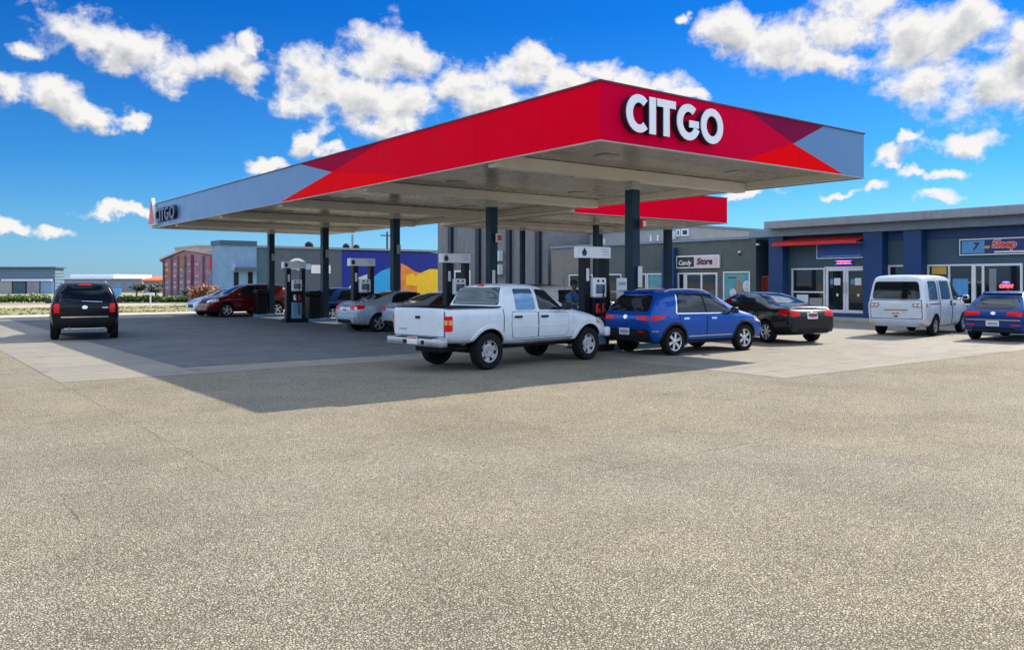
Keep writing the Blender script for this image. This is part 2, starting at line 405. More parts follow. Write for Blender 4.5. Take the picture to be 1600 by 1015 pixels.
# ================================================================ fuel canopies
SC = 1.05                                           # canopy size, worked out against the eye height
CX0, CX1, CY0, CY1, CZ0, CZ1 = 10.66 * SC, 19.78 * SC, 11.21 * SC, 42.6 * SC, HC + 2.64 * SC, HC + 3.73 * SC
COLX, COLY = 15.22 * SC, [(14.83 + 6.05 * i) * SC for i in range(5)]
def panel_mat(name, col, rough=.45, var=.03):          # composite fascia panels with fine joints
    m = mat(name, col, rough, coat=0, var=var, vscale=.5, spec=.012)
    N = NT(m.node_tree); b = m.node_tree.nodes['Principled BSDF']
    s = N.n('ShaderNodeSeparateXYZ'); N.link(N.n('ShaderNodeTexCoord').outputs['Object'], s.inputs[0])
    j = N.maprange(N.m('PINGPONG', N.m('ADD', s.outputs[0], s.outputs[1]), 1.22), .006, .016, .25, 0)
    N.link(N.mix(j, b.inputs['Base Color'].links[0].from_socket, [q * .3 for q in col]), b.inputs['Base Color'])
    return m
M['crimson'] = panel_mat('crimson_panel', (.78, .0, .018)); M['bright_red'] = panel_mat('bright_red_panel', (.95, .0, .004))
M['dark_crimson'] = panel_mat('dark_crimson_panel', (.36, .004, .040)); M['plum'] = panel_mat('plum_panel', (.22, .008, .060))
M['grey_panel'] = mat('grey_panel', (.085, .21, .40), .35, var=.05, vscale=.3, spec=.4); M['white_panel'] = mat('white_panel', (.70, .67, .60), .5, var=.04)
M['fascia_edge'] = mat('fascia_edge', (.34, .33, .31), .5, metal=.2)
def soffit_mat():
    m = mat('soffit_panels', (.31, .28, .225), .28, var=.06, vscale=.35, spec=.5, dirt=(.15, .14, .12), dirt_amt=.75)
    N = NT(m.node_tree); b = m.node_tree.nodes['Principled BSDF']
    tc = N.n('ShaderNodeTexCoord').outputs['Object']; s = N.n('ShaderNodeSeparateXYZ'); N.link(tc, s.inputs[0])
    p = N.m('PINGPONG', s.outputs[1], .2); j = N.maprange(p, .006, .02, 1, 0)
    old = b.inputs['Base Color'].links[0].from_socket
    row = N.m('FLOOR', N.m('DIVIDE', s.outputs[1], .4)); wn = N.n('ShaderNodeTexWhiteNoise', noise_dimensions='1D'); N.link(row, wn.inputs['W'])
    c = N.mix(1.0, old, N.ramp(wn.outputs['Value'], [(0, (.86, .86, .86)), (1, (1.05, 1.04, 1.02))]), 'MULTIPLY')
    N.link(N.mix(N.m('MULTIPLY', j, .5), c, (.12, .11, .09)), b.inputs['Base Color'])
    bn = N.n('ShaderNodeBump'); bn.inputs['Strength'].default_value = .3; bn.inputs['Distance'].default_value = .02
    N.link(N.m('ADD', N.noise(N.v('MULTIPLY', tc, (.4, 3, 1)), 1.5, 3), j), bn.inputs['Height']); N.link(bn.outputs[0], b.inputs['Normal'])
    return m
M['soffit'] = soffit_mat()
M['column'] = mat('column_paint', (.014, .038, .066), .42, var=.06, vscale=.9, spec=.2, streak=.15)
M['column_band'] = mat('column_top_paint', (.45, .43, .38), .5)
M['letter_face'] = mat('letter_face', (.82, .84, .86), .35, var=.02); M['letter_return'] = mat('letter_return', (.012, .014, .035), .4)
M['navy'] = mat('navy_acrylic', (.012, .022, .10), .35); M['emblem_red'] = mat('emblem_red', (.50, .01, .02), .3)
M['box_red'] = mat('signal_red', (.62, .02, .02), .4); M['paper'] = mat('paper', (.78, .78, .76), .7, var=.02)

M['top_trim'] = mat('top_trim', (.10, .02, .03), .5)
def canopy_shell(parent, x0, x1, y0, y1, z0, z1):
    t = .16
    b = MB()
    b.box(x0 + .004, x1 - .004, y0 + .004, y0 + t, z0, z1 - .004).box(x0 + .004, x1 - .004, y1 - t, y1 - .004, z0, z1 - .004)
    b.box(x0 + .004, x0 + t, y0 + t, y1 - t, z0, z1 - .004).box(x1 - t, x1 - .004, y0 + t, y1 - t, z0, z1 - .004)
    b.build('fascia', M['white_panel'], parent)
    boxo('soffit', M['soffit'], parent, x0 + t, x1 - t, y0 + t, y1 - t, z0 + .20, z0 + .25)
    boxo('roof_deck', M['fascia_edge'], parent, x0 + t, x1 - t, y0 + t, y1 - t, z1 - .35, z1 - .30)
    e = MB(); tp = MB()
    for q in ((x0 - .03, x1 + .03, y0 - .03, y0 + .02), (x0 - .03, x1 + .03, y1 - .02, y1 + .03)): tp.box(*q, z1 - .002, z1 + .03); e.box(q[0], q[1], q[2], q[3], z0 - .03, z0 - .001)
    for q in ((x0 - .03, x0 + .02, y0 + .02, y1 - .02), (x1 - .02, x1 + .03, y0 + .02, y1 - .02)): tp.box(*q, z1 - .002, z1 + .03); e.box(q[0], q[1], q[2], q[3], z0 - .03, z0 - .001)
    e.build('edge_trim', M['fascia_edge'], parent); tp.build('top_trim', M['top_trim'], parent)
def split_panel(name, parent, tri, axis, at, mats, thick):
    """flat multi-colour cladding; tri = [(material index, [(along, z) ...])]"""
    b = MB()
    for k, pts in tri:
        b.k = k
        if axis == 'y': b.prism([(at, a, z) for a, z in pts], (thick, 0, 0))
        else: b.prism([(a, at, z) for a, z in pts], (0, thick, 0))
    return b.build(name, mats, parent)
def column(parent, x, y, z1, w=.29, base=.15):
    c = MB().box(x - w / 2, x + w / 2, y - w / 2, y + w / 2, base, z1 - .32, .012).build('column', M['column'], parent)
    boxo('base_plate', M['column'], c, x - w / 2 - .06, x + w / 2 + .06, y - w / 2 - .06, y + w / 2 + .06, base - .004, base + .03)
    MB().box(x - w / 2 - .012, x + w / 2 + .012, y - w / 2 - .012, y + w / 2 + .012, z1 - .32, z1 - .10, .006).build('column_cap', M['column_band'], c)
    return c
def main_canopy():
    T = thing('fuel_canopy', 'long flat fuel station canopy with crimson and grey fascia on a row of five columns', 'canopy', ((CX0 + CX1) / 2, (CY0 + CY1) / 2, 0))
    P = link(bpy.data.objects.new('shell', None), None); bpy.data.objects.remove(P)
    inv = Matrix.Translation(-T.location)
    before = set(bpy.data.objects)
    canopy_shell(T, CX0, CX1, CY0, CY1, CZ0, CZ1)
    z0, z1 = CZ0, CZ1; zm = (z0 + z1) / 2
    # side facing the viewer's left: crimson near end, grey far end
    a, c, d, e, g = (q * SC for q in (24.9, 22.6, 26.6, 19.5, 17.9))
    zc = zm + .06
    split_panel('fascia_panel', T, [
        (0, [(CY0, z0), (g, z0), (c, zc), (e, z1), (CY0, z1)]),
        (1, [(g, z0), (d, z0), (c, zc)]),
        (2, [(c, zc), (a, z1), (e, z1)]),
        (3, [(d, z0), (CY1, z0), (CY1, z1), (a, z1), (c, zc)])], 'y', CX0 - .004, [M['crimson'], M['bright_red'], M['dark_crimson'], M['grey_panel']], .007)
    # end facing the viewer's right
    p, q, r, s, u = (k * SC for k in (14.9, 15.1, 18.0, 18.86, 16.75))
    split_panel('fascia_panel', T, [
        (0, [(CX0, z0), (p, z0), (u, zm), (q, z1), (CX0, z1)]),
        (1, [(p, z0), (s, z0), (u, zm)]),
        (2, [(u, zm), (r, z1), (q, z1)]),
        (3, [(s, z0), (CX1, z0), (CX1, z1), (r, z1), (u, zm)])], 'x', CY0 - .004, [M['dark_crimson_end'], M['bright_red'], M['plum'], M['grey_panel']], .007)
    for yy in COLY:
        column(T, COLX, yy, CZ0 + .0)
        boxo('beam', M['white_panel'], T, CX0 + .17, CX1 - .17, yy - .16, yy + .16, CZ0 - .10, CZ0 + .19, .01)
    for yy in COLY:
        for dy in (-1.5, 1.5):
            for dx in (-2.4, 2.4): MB().box(COLX + dx - .22, COLX + dx + .22, yy + dy - .22, yy + dy + .22, CZ0 + .175, CZ0 + .199, .006).build('downlight', M['fascia_edge'], T)
    for o in set(bpy.data.objects) - before:
        if o.parent is T and o.type == 'MESH': o.data.transform(inv)
        elif o.type == 'MESH': o.data.transform(inv)
    return T
M['dark_crimson_end'] = panel_mat('deep_crimson_panel', (.66, .0, .040))
CANOPY = main_canopy()

def arc_pts(cx, cy, rx, ry, a0, a1, n=28):
    return [(cx + rx * math.cos(rad(a0 + (a1 - a0) * i / n)), cy + ry * math.sin(rad(a0 + (a1 - a0) * i / n))) for i in range(n + 1)]
def letter_outline(ch, h):
    """list of quads/polygons (2D) for a heavy geometric capital, x from 0 to its width"""
    st = .235 * h
    def ring(a0, a1, w):
        o = arc_pts(w / 2, h / 2, w / 2, h / 2 * 1.02, a0, a1); i = arc_pts(w / 2, h / 2, w / 2 - st, h / 2 * 1.02 - st * .92, a0, a1)
        return [[o[k], o[k + 1], i[k + 1], i[k]] for k in range(len(o) - 1)]
    if ch == 'I': return [[(0, 0), (st * 1.05, 0), (st * 1.05, h), (0, h)]], st * 1.05
    if ch == 'T':
        w = .74 * h; return [[(0, h - st * .9), (w, h - st * .9), (w, h), (0, h)], [(w / 2 - st / 2, 0), (w / 2 + st / 2, 0), (w / 2 + st / 2, h - st * .9), (w / 2 - st / 2, h - st * .9)]], w
    if ch == 'O': w = .98 * h; return ring(0, 360, w), w
    if ch == 'C': w = .95 * h; return ring(48, 312, w), w * .86
    if ch == 'G':
        w = .98 * h; q = ring(52, 336, w)
        q.append([(w * .52, h * .36), (w * .93, h * .36), (w * .93, h * .56), (w * .52, h * .56)])
        return q, w * .97
def build_letter(ch, h, origin, right, normal, parent, depth, mats, skew=1.0):
    polys, w = letter_outline(ch, h); r = Vector(right); n = Vector(normal); o = Vector(origin); up = Vector((0, 0, 1))
    def solid(name, base, thick, m, par, grow=0):
        bm = bmesh.new()
        for p in polys:
            fs = bm.faces.new([bm.verts.new(o + r * (a * skew) + up * b + n * base) for a, b in p])
        bmesh.ops.remove_doubles(bm, verts=bm.verts, dist=1e-4)
        ret = bmesh.ops.extrude_face_region(bm, geom=bm.faces[:])
        for v in [g for g in ret['geom'] if isinstance(g, bmesh.types.BMVert)]: v.co += n * thick
        bmesh.ops.recalc_face_normals(bm, faces=bm.faces)
        me = bpy.data.meshes.new(name); bm.to_mesh(me); bm.free()
        return mesh_obj(name, me, m, par)
    body = solid('letter', 0, depth, mats[0], parent)
    solid('letter_face', depth + .001, .02, mats[1], body)
    return w * skew
def word(parent, txt, h, start, right, normal, depth, mats, gap=.05, skew=1.0):
    p = Vector(start)
    for ch in txt:
        w = build_letter(ch, h, p, right, normal, parent, depth, mats, skew); p = p + Vector(right) * (w + gap * h)
xs = xf(971, CY0); xe = xf(1126, CY0)
T = thing('canopy_sign', 'big white raised letters reading CITGO on the red canopy end', 'sign')
word(T, 'CITGO', .71 * SC, (xs - .04, CY0 - .012, CZ0 + .22), (1, 0, 0), (0, -1, 0), .15, (M['letter_return'], M['letter_face']), gap=.055, skew=(xe - xs - .10) / (.71 * SC * (.817 + .247 + .74 + .95 + .98 + .22)))
T = thing('canopy_sign', 'small navy letters and red triangle emblem at the grey far end of the canopy fascia', 'sign')
word(T, 'CITGO', .66, (CX0 - .012, yf(248, CX0) , CZ0 + .2), (0, -1, 0), (-1, 0, 0), .14, (M['letter_return'], M['navy']), gap=.05, skew=(yf(248, CX0) - yf(279, CX0)) / (.66 * 4.0))
ye = yf(242.5, CX0)
MB().prism([(CX0 - .02, ye + .62, CZ0 + .1), (CX0 - .02, ye - .62, CZ0 + .1), (CX0 - .02, ye, CZ1 + .32)], (-.16, 0, 0)).build('emblem', M['white_paint'], T)
MB().prism([(CX0 - .185, ye + .52, CZ0 + .15), (CX0 - .185, ye + .02, CZ0 + .15), (CX0 - .185, ye + .02, CZ1 + .15)], (-.02, 0, 0)).prism([(CX0 - .185, ye - .02, CZ0 + .15), (CX0 - .185, ye - .50, CZ0 + .15), (CX0 - .185, ye - .02, CZ1 + .12)], (-.02, 0, 0)).build('emblem_face', M['emblem_red'], T)

def second_canopy():
    x0, x1, y0, y1 = 21.0, 30.1, 23.5, 32.8; CZ0, CZ1 = 4.39, 5.48
    T = thing('fuel_canopy', 'small red fascia canopy standing behind the big one, between it and the shops', 'canopy')
    canopy_shell(T, x0, x1, y0, y1, CZ0, CZ1)
    for nm, ax, at, lo, hi, th in (('fascia_panel', 'x', y0 - .004, x0, x1, .007), ('fascia_panel', 'y', x0 - .004, y0 + .01, y1, .007)):
        split_panel(nm, T, [(0, [(lo, CZ0), (hi, CZ0), (hi, CZ1), (lo, CZ1)])], ax, at, [M['crimson2'] if ax == 'x' else M['white_panel']], th)
    for x, y in ((24.1, 25.6), (29.0, 26.0), (24.1, 30.6), (29.0, 30.6)):
        column(T, x, y, CZ0 + .1, .2 if x < 27 else .30, .0)
    for y in (25.8, 30.6): boxo('beam', M['white_panel'], T, x0 + .17, x1 - .17, y - .14, y + .14, CZ0 - .06, CZ0 + .19, .01)
M['crimson2'] = panel_mat('rear_canopy_red', (.80, .0, .024))
second_canopy()
# small fittings on the columns
def fitting(name, label, cat, x0, x1, y0, y1, z0, z1, m, face=None, group=None):
    T = thing(name, label, cat, ((x0 + x1) / 2, (y0 + y1) / 2, z0), group=group)
    MB().box(x0 - T.location.x, x1 - T.location.x, y0 - T.location.y, y1 - T.location.y, 0, z1 - z0, .008).build('case', m, T)
    if face: MB().box(x0 - T.location.x + .02, x1 - T.location.x - .02, y0 - T.location.y - .012, y0 - T.location.y - .001, (z1 - z0) * .2, (z1 - z0) * .8).build('front_plate', face, T)
    return T
cy = COLY[0]; zc0 = zz(345, COLX, cy - .2); 
fitting('extinguisher_cabinet', 'small red cabinet high on the nearest canopy column', 'cabinet', COLX + .04, COLX + .19, cy - .33, cy - .212, zz(357, COLX, cy), zz(343, COLX, cy), M['box_red'], M['paper'])
fitting('notice_board', 'tall narrow white notice on the nearest canopy column', 'notice', COLX - .02, COLX + .14, cy - .235, cy - .212, zz(449, COLX, cy), zz(416, COLX, cy), M['paper'])
cy = COLY[1]
fitting('number_plaque', 'pair of small red and white plaques on the second canopy column', 'plaque', COLX + .0, COLX + .19, cy - .30, cy - .212, zz(379, COLX, cy), zz(365, COLX, cy), M['paper'], M['box_red'])
fitting('notice_board', 'tall narrow pale notice on the second canopy column behind the pickup', 'notice', COLX - .14, COLX - .02, cy - .235, cy - .212, zz(446, COLX, cy), zz(422, COLX, cy), M['paper'])
fitting('switch_box', 'small grey switch box on the third canopy column', 'box', COLX - .05, COLX + .09, COLY[2] - .29, COLY[2] - .212, 2.85, 3.2, M['fascia_edge'])
fitting('switch_box', 'small grey switch box on the fourth canopy column above the blue island', 'box', COLX - .05, COLX + .09, COLY[3] - .29, COLY[3] - .212, 2.85, 3.2, M['fascia_edge'])
fitting('switch_box', 'small grey switch box on the farthest canopy column above the maroon car', 'box', COLX - .05, COLX + .09, COLY[4] - .29, COLY[4] - .212, 2.85, 3.2, M['fascia_edge'])

# ================================================================ islands, pumps
M['island_blue'] = mat('island_blue', (.055, .22, .42), .5, var=.08, vscale=3, dirt=(.10, .10, .10), dirt_amt=.35)
M['island_top'] = mat('island_concrete', (.40, .39, .36), .8, var=.08)
M['pump_dark'] = mat('pump_dark_panel', (.009, .012, .018), .35, spec=.15)
M['pump_white'] = mat('pump_white_panel', (.84, .86, .88), .35, coat=.3)
M['pump_blue'] = mat('pump_blue_panel', (.16, .34, .52), .35, coat=.3)
M['screen'] = mat('pump_screen', (.10, .14, .22), .1)
M['hose'] = mat('hose_rubber', (.012, .012, .013), .5)
M['sign_ink'] = mat('sign_ink', (.04, .06, .10), .5); M['sign_ink_pale'] = mat('sign_ink_pale', (.28, .40, .58), .5)
M['bin_black'] = mat('bin_black', (.006, .007, .010), .4, spec=.15)
where = ['behind the white pickup cab', 'left of the pickup cab beside the maroon hatchback', 'behind the nearer silver sedan', 'beside the fourth column with the blue kerb', 'at the far end by the maroon SUV']
for i, yy in enumerate(COLY):
    T = thing('pump_island', 'raised blue kerbed pump island ' + where[i], 'pump island', (15.75 * SC, yy, 0), group='pump islands under the canopy')
    b = MB()
    n = 8; L, W = 1.45, .36
    pts = [(-L + W - W * math.sin(math.pi * k / n), -W * math.cos(math.pi * k / n)) for k in range(n + 1)] + [(L - W + W * math.sin(math.pi * k / n), W * math.cos(math.pi * k / n)) for k in range(n + 1)]
    b.prism([(x, y, 0) for x, y in pts], (0, 0, .145)).build('kerb', M['island_blue'], T)
    MB().prism([(x * .955, y * .86, .146) for x, y in pts], (0, 0, .006)).build('top_slab', M['island_top'], T)
def pump(yy, label, k):
    T = thing('fuel_dispenser', label, 'fuel pump', (13.9 * SC, yy, 0), group='fuel pumps with overhead signs')
    T.scale = (SC, SC, SC)
    MB().box(-.50, .46, -.24, .24, .0, .16, .02).build('plinth', M['pump_dark'], T)
    MB().box(-.21, .21, -.21, .21, .16, .84, .02).build('lower_cabinet', M['pump_blue'], T)
    MB().box(-.21, .21, -.20, .20, .84, 1.30, .02).build('hose_panel', M['pump_dark'], T)
    u = MB().box(-.215, .215, -.225, .225, 1.30, 1.78, .03).build('display_head', M['pump_white'], T)
    MB().box(-.15, .15, -.236, -.226, 1.40, 1.62, .004).build('screen', M['screen'], u)
    for j in range(2): MB().tube((-.08 + .16 * j, -.236, 1.70), (-.08 + .16 * j, -.226, 1.70), .032, n=12).build('speaker_grille', M['pump_dark'], u)
    for j in range(2):
        x = -.10 + .20 * j
        nz = MB().box(x - .06, x + .06, -.27, -.203, .92, 1.16, .02).build('nozzle_boot', (M['box_red'], M['pump_white'])[(j + k) % 2] if k else M['box_red'], T)
        MB().path([(x, -.28, 1.06), (x + .02, -.33, 1.20), (x + .04, -.28, 1.27)], .02).build('nozzle', M['pump_dark'], nz)
        MB().path([(x + .03, -.27, 1.08), (x + .08, -.33, .7), (x + .10, -.36, .36), (x + .15, -.33, .34), (x + .18, -.27, .7), (x + .18, -.245, 1.6)], .016).build('hose', M['hose'], T)
    MB().box(-.42, -.23, -.12, .12, .16, 2.25, .012).build('post', M['pump_dark'], T)
    MB().box(.24, .40, -.12, .12, .16, 2.25, .01).build('post', M['pump_dark'], T)
    s = MB().box(-.55, .44, -.13, .13, 2.25, 2.53, .012).build('overhead_sign', M['pump_white'], T)
    lg = MB()
    lg.tube((-.44, -.138, 2.37), (-.44, -.131, 2.37), .075, n=16)
    lg.prism([(-.505, -.131, 2.395), (-.375, -.131, 2.395), (-.44, -.131, 2.495)], (0, -.007, 0))
    lg.build('droplet_mark', M['sign_ink'], s)
    bars = MB()
    for j in range(3): bars.box(.10 + .03 * j, .38, -.135, -.131, 2.46 - .06 * j, 2.475 - .06 * j)
    bars.build('price_lines', M['sign_ink_pale'], s)
    MB().box(-.37, -.28, -.126, -.121, 1.70, 2.0).build('sticker', M['paper'], T)
    return T
for i, lab in enumerate(('fuel pump with white droplet sign just behind the pickup bonnet', 'fuel pump with white droplet sign left of the pickup cab', 'fuel pump with white droplet sign before the royal blue mural', 'fuel pump with white droplet sign in front of the dark round-logo wall')):
    pump(COLY[i], lab, i)
for i, lab in ((3, 'black waste bin against the column on the blue island'), (4, 'black waste bin against the farthest column in front of the maroon SUV')):
    T = thing('waste_bin', lab, 'bin', (COLX - .55, COLY[i], .146), group='waste bins on the islands')
    MB().box(-.27, .27, -.30, .30, 0, 1.0, .03).build('bin_body', M['bin_black'], T)
    MB().box(-.29, .29, -.32, .32, 1.0, 1.22, .06, 2).build('lid', M['bin_black'], T)
    MB().box(-.293, -.288, -.18, .18, 1.05, 1.15).build('opening', M['gap'], T)
T = thing('pump_rail', 'white tubular guard rail beside the nearest pump', 'guard rail', (15.15, COLY[0] + .12, .0))
MB().path([(-.25, 0, 0), (-.25, 0, 1.50), (.45, 0, 1.50), (.45, 0, 0)], .03).build('rail', M['white_paint'], T)
T = thing('notice_stand', 'white notice board on a post next to the guard rail', 'notice', (15.3, COLY[0] - .28, .0))
MB().box(-.18, .18, -.02, .02, 1.32, 1.86, .01).build('board', M['paper'], T)
MB().tube((0, .03, 0), (0, .03, 1.6), .025).build('post', M['pump_dark'], T)
MB().box(-.13, .13, -.026, -.021, 1.68, 1.76).box(-.13, .08, -.026, -.021, 1.50, 1.55).build('print', M['sign_ink_pale'], T)
# ================================================================ shops on the right
M['shop_blue'] = mat('shop_blue_paint', (.005, .043, .155), .55, var=.06, streak=.2, bump=.08)
M['shop_grey'] = mat('shop_grey_paint', (.040, .092, .132), .6, var=.06, streak=.2, bump=.08)
M['store_grey'] = mat('store_grey_paint', (.085, .105, .105), .65, var=.07, streak=.2, bump=.1)
M['roof_slab'] = mat('roof_slab_paint', (.25, .265, .285), .7, var=.06, streak=.5)
M['roof_under'] = mat('roof_band_paint', (.18, .25, .32), .6, var=.05, streak=.2)
M['alu_white'] = mat('white_frame', (.75, .76, .77), .35, var=.02)
M['awning_red'] = mat('awning_red_cloth', (.60, .022, .020), .7, var=.05)
M['banner_blue'] = mat('banner_blue', (.012, .085, .36), .45, var=.08)
M['banner_navy'] = mat('banner_navy', (.010, .022, .14), .4, var=.1)
M['sky_blue'] = mat('banner_light_blue', (.08, .32, .62), .4, var=.1)
M['gold'] = mat('banner_gold', (.65, .38, .05), .4)
M['sign_red'] = mat('sign_red', (.75, .05, .04), .4)
M['gate_red'] = mat('gate_red', (.20, .018, .014), .5, var=.08)
M['gate_frame'] = mat('gate_frame_red', (.45, .08, .06), .5)
M['neon_red'] = mat('neon_red', (.9, .05, .05), .4, emit=(1., .05, .08), estr=2.2)
M['neon_blue'] = mat('neon_blue', (.1, .1, .9), .4, emit=(.12, .12, 1.), estr=2.0)
M['pavement'] = mat('shop_pavement', (.36, .34, .30), .85, var=.08, bump=.2)
M['dark_inside'] = mat('dark_interior', (.012, .013, .015), .9)
M['black'] = mat('sign_black', (.012, .012, .012), .4); M['white_sign'] = mat('sign_white', (.75, .74, .74), .4)
M['pink_sign'] = mat('sign_pinkish', (.70, .52, .56), .4)
SX = 36.0
def wall_x(name, parent, X, th, y0, y1, z0, z1, holes, m):
    """wall on the plane x = X (facing -x), built from blocks round its openings"""
    ys = sorted({y0, y1, *[h[0] for h in holes], *[h[1] for h in holes]})
    b = MB()
    for a, c in zip(ys, ys[1:]):
        hs = sorted([(h[2], h[3]) for h in holes if h[0] <= a + 1e-6 and h[1] >= c - 1e-6]); z = z0
        for h0, h1 in hs:
            if h0 > z + 1e-6: b.box(X, X + th, a, c, z, h0)
            z = h1
        if z1 > z + 1e-6: b.box(X, X + th, a, c, z, z1)
    bmesh.ops.remove_doubles(b.bm, verts=b.bm.verts, dist=1e-4)
    seen = {}
    for f in list(b.bm.faces):
        k = tuple(round(q, 3) for q in f.calc_center_median())
        seen.setdefault(k, []).append(f)
    bmesh.ops.delete(b.bm, geom=[f for fs in seen.values() if len(fs) > 1 for f in fs], context='FACES_ONLY')
    return b.build(name, m, parent)
def window_x(parent, X, y0, y1, z0, z1, bars=(), glass=None, name='window', fw=.07, dp=.10, hbars=()):
    f = MB()
    f.box(X - .02, X + dp, y0, y0 + fw, z0, z1).box(X - .02, X + dp, y1 - fw, y1, z0, z1).box(X - .02, X + dp, y0 + fw, y1 - fw, z1 - fw, z1).box(X - .02, X + dp, y0 + fw, y1 - fw, z0, z0 + fw)
    for q in bars: f.box(X - .015, X + dp - .01, q - fw / 2, q + fw / 2, z0 + fw, z1 - fw)
    for q in hbars: f.box(X - .012, X + dp - .02, y0 + fw, y1 - fw, q - fw / 2, q + fw / 2)
    o = f.build(name, M['alu_white'], parent)
    boxo('pane', glass or M['shop_glass'], o, X + .05, X + .06, y0 + fw - .005, y1 - fw + .005, z0 + fw - .005, z1 - fw + .005)
    return o
M['shop_glass'] = mat('shop_glass', (.012, .016, .022), .03, var=.02, spec=.7)
M['teal_glass'] = mat('filmed_teal_glass', (.10, .34, .38), .1, var=.15, vscale=1.5)
def Zs(px, py): return zz(py, SX, yf(px, SX))
RT = 4.74
# ---- blue shop building (right)
yA, yB = -4.0, yf(1190, SX)
T = thing('shop_building', 'single storey blue and grey shop row with pale overhanging roof slab', 'building', (SX, (yA + yB) / 2, 0)); SB = T
off = T.location.copy()
before = set(bpy.data.objects)
pil = [(yf(1233, SX), yf(1211, SX)), (yf(1388, SX), yf(1358, SX)), (yf(1449, SX), yf(1421, SX)), (yf(1690, SX), yf(1652, SX))]
d0, d1 = yf(1357, SX), yf(1289, SX); zd1 = Zs(1340, 416); zd0 = .30
w0, w1 = yf(1289, SX), yf(1237, SX); zw1 = Zs(1260, 419)
s0, s1 = yf(1420, SX), yf(1388, SX); zs1 = Zs(1405, 414)
q0, q1 = yf(1521, SX), yf(1449, SX); zq1 = Zs(1480, 413); zq0 = .8
o0, o1 = yf(1598, SX), yf(1521, SX)
r0, r1 = yf(1720, SX), yf(1640, SX)
pass0, pass1 = yf(1211, SX), yf(1181, SX)
ztop = 3.98
wall_x('wall', T, SX, .25, r0 - 3, pass0, 0, ztop, [(d0, d1, zd0, zd1), (w0, w1, .55, zw1), (s0, s1, 1.2, zs1), (q0, q1, zq0, zq1), (o0, o1, .15, zq1), (r0, r1, .8, zq1)], M['shop_grey'])
boxo('blue_band', M['shop_blue'], T, SX - .06, SX - .003, r0 - 3, pass0, 3.62, ztop)
boxo('plinth', M['shop_blue'], T, SX - .05, SX - .003, d0, pass0, .0, .29)
for a, b_ in pil: MB().box(SX - .55, SX - .065, a, b_, 0, ztop + .02, .015).build('pillar', M['shop_blue'], T)
MB().box(SX - .65, SX + 9, r0 - 3, yB + .3, ztop + .025, 4.36, .02).build('roof_band', M['roof_under'], T)
MB().box(SX - 1.25, SX + 9.3, r0 - 3.2, yf(1193, SX - 1.25), 4.361, RT, .03).build('roof_slab', M['roof_slab'], T)
boxo('rear_wall', M['shop_grey'], T, SX + 8.7, SX + 8.95, r0 - 3, pass1, 0, ztop)
boxo('inner_wall', M['dark_inside'], T, SX + 3.0, SX + 3.1, r0 - 3, pass0, 0, ztop)
# passage with gate
boxo('passage_wall', M['shop_grey'], T, SX + 3.0, SX + 3.2, pass0, pass1, 0, ztop)
boxo('passage_wall', M['shop_blue'], T, SX + .26, SX + 3.0, pass0 - .15, pass0 - .01, 0, ztop)
# shopfront
window_x(T, SX, w0, w1, .55, zw1, hbars=(1.28,))
def door(y0, y1, hinge):
    f = MB(); X = SX; fw = .12
    f.box(X - .03, X + .08, y0, y0 + fw, zd0 + .02, zd1 - .08).box(X - .03, X + .08, y1 - fw, y1, zd0 + .02, zd1 - .08).box(X - .03, X + .08, y0 + fw, y1 - fw, zd1 - .20, zd1 - .08).box(X - .03, X + .08, y0 + fw, y1 - fw, zd0 + .02, zd0 + .16)
    o = f.build('door', M['alu_white'], T)
    boxo('pane', M['shop_glass'], o, X + .02, X + .03, y0 + fw - .005, y1 - fw + .005, zd0 + .155, zd1 - .195)
    hy = y0 + .06 if hinge else y1 - .06
    MB().path([(X - .03, hy, 1.25), (X - .09, hy, 1.25), (X - .09, hy, 1.75), (X - .03, hy, 1.75)], .018).build('handle', M['chrome'], o)
    pm = (y0 + y1) / 2
    boxo('notice', M['paper'], o, X + .012, X + .018, pm - .22, pm + .10, 1.62, 1.95); boxo('notice', M['sky_blue'], o, X + .012, X + .018, pm + .14, pm + .30, 1.66, 1.90)
    boxo('notice', M['paper'], o, X + .012, X + .018, pm - .12, pm - .02, 1.10, 1.22)
dm = yf(1322, SX); 
door(d0 + .06, dm - .01, 0); door(dm + .01, d1 - .06, 1)
boxo('door_frame', M['alu_white'], T, SX - .035, SX + .10, d0, d1, zd1 - .078, zd1 + .0)
boxo('door_step', M['shop_blue'], T, SX - .40, SX - .055, d0 + .0, w1, .14, .285)
window_x(T, SX, s0, s1, 1.2, zs1); window_x(T, SX, q0, q1, zq0, zq1, bars=(yf(1483, SX),)); window_x(T, SX, r0, r1, zq0, zq1)
window_x(T, SX, o0, o1, .15, zq1, bars=(yf(1536, SX),), fw=.09)
for (px0, px1, z0_, z1_, m_) in ((1244, 1262, .75, 1.15, 'paper'), (1264, 1284, .62, 1.0, 'fascia_edge'), (1455, 1478, 2.1, 2.55, 'gold'), (1488, 1512, 1.2, 1.9, 'sky_blue'), (1545, 1556, 1.0, 2.3, 'roof_slab')):
    boxo('window_display', M[m_], T, SX + .041, SX + .047, yf(px1, SX), yf(px0, SX), z0_, z1_)
# awning (fixed to the wall)
ya0, ya1 = yf(1357, SX), yf(1206, SX - 1)
def sag(a): return 0
aw = MB(); z1a, z2a = Zs(1300, 376) - .02, 0
aw.prism([(SX - .07, ya0, 3.90), (SX - .07, ya0, 3.84), (SX - 1.0, ya0, 3.60), (SX - 1.0, ya0, 3.66)], (0, ya1 - ya0, 0))
A = aw.build('awning', M['awning_red'], T)
MB().prism([(SX - 1.005, ya0, 3.665), (SX - 1.005, ya0, 3.52), (SX - 1.025, ya0, 3.52), (SX - 1.025, ya0, 3.665)], (0, ya1 - ya0, 0)).build('valance', M['awning_red'], A)
for o in set(bpy.data.objects) - before:
    if o.type == 'MESH': o.data.transform(Matrix.Translation(-off))
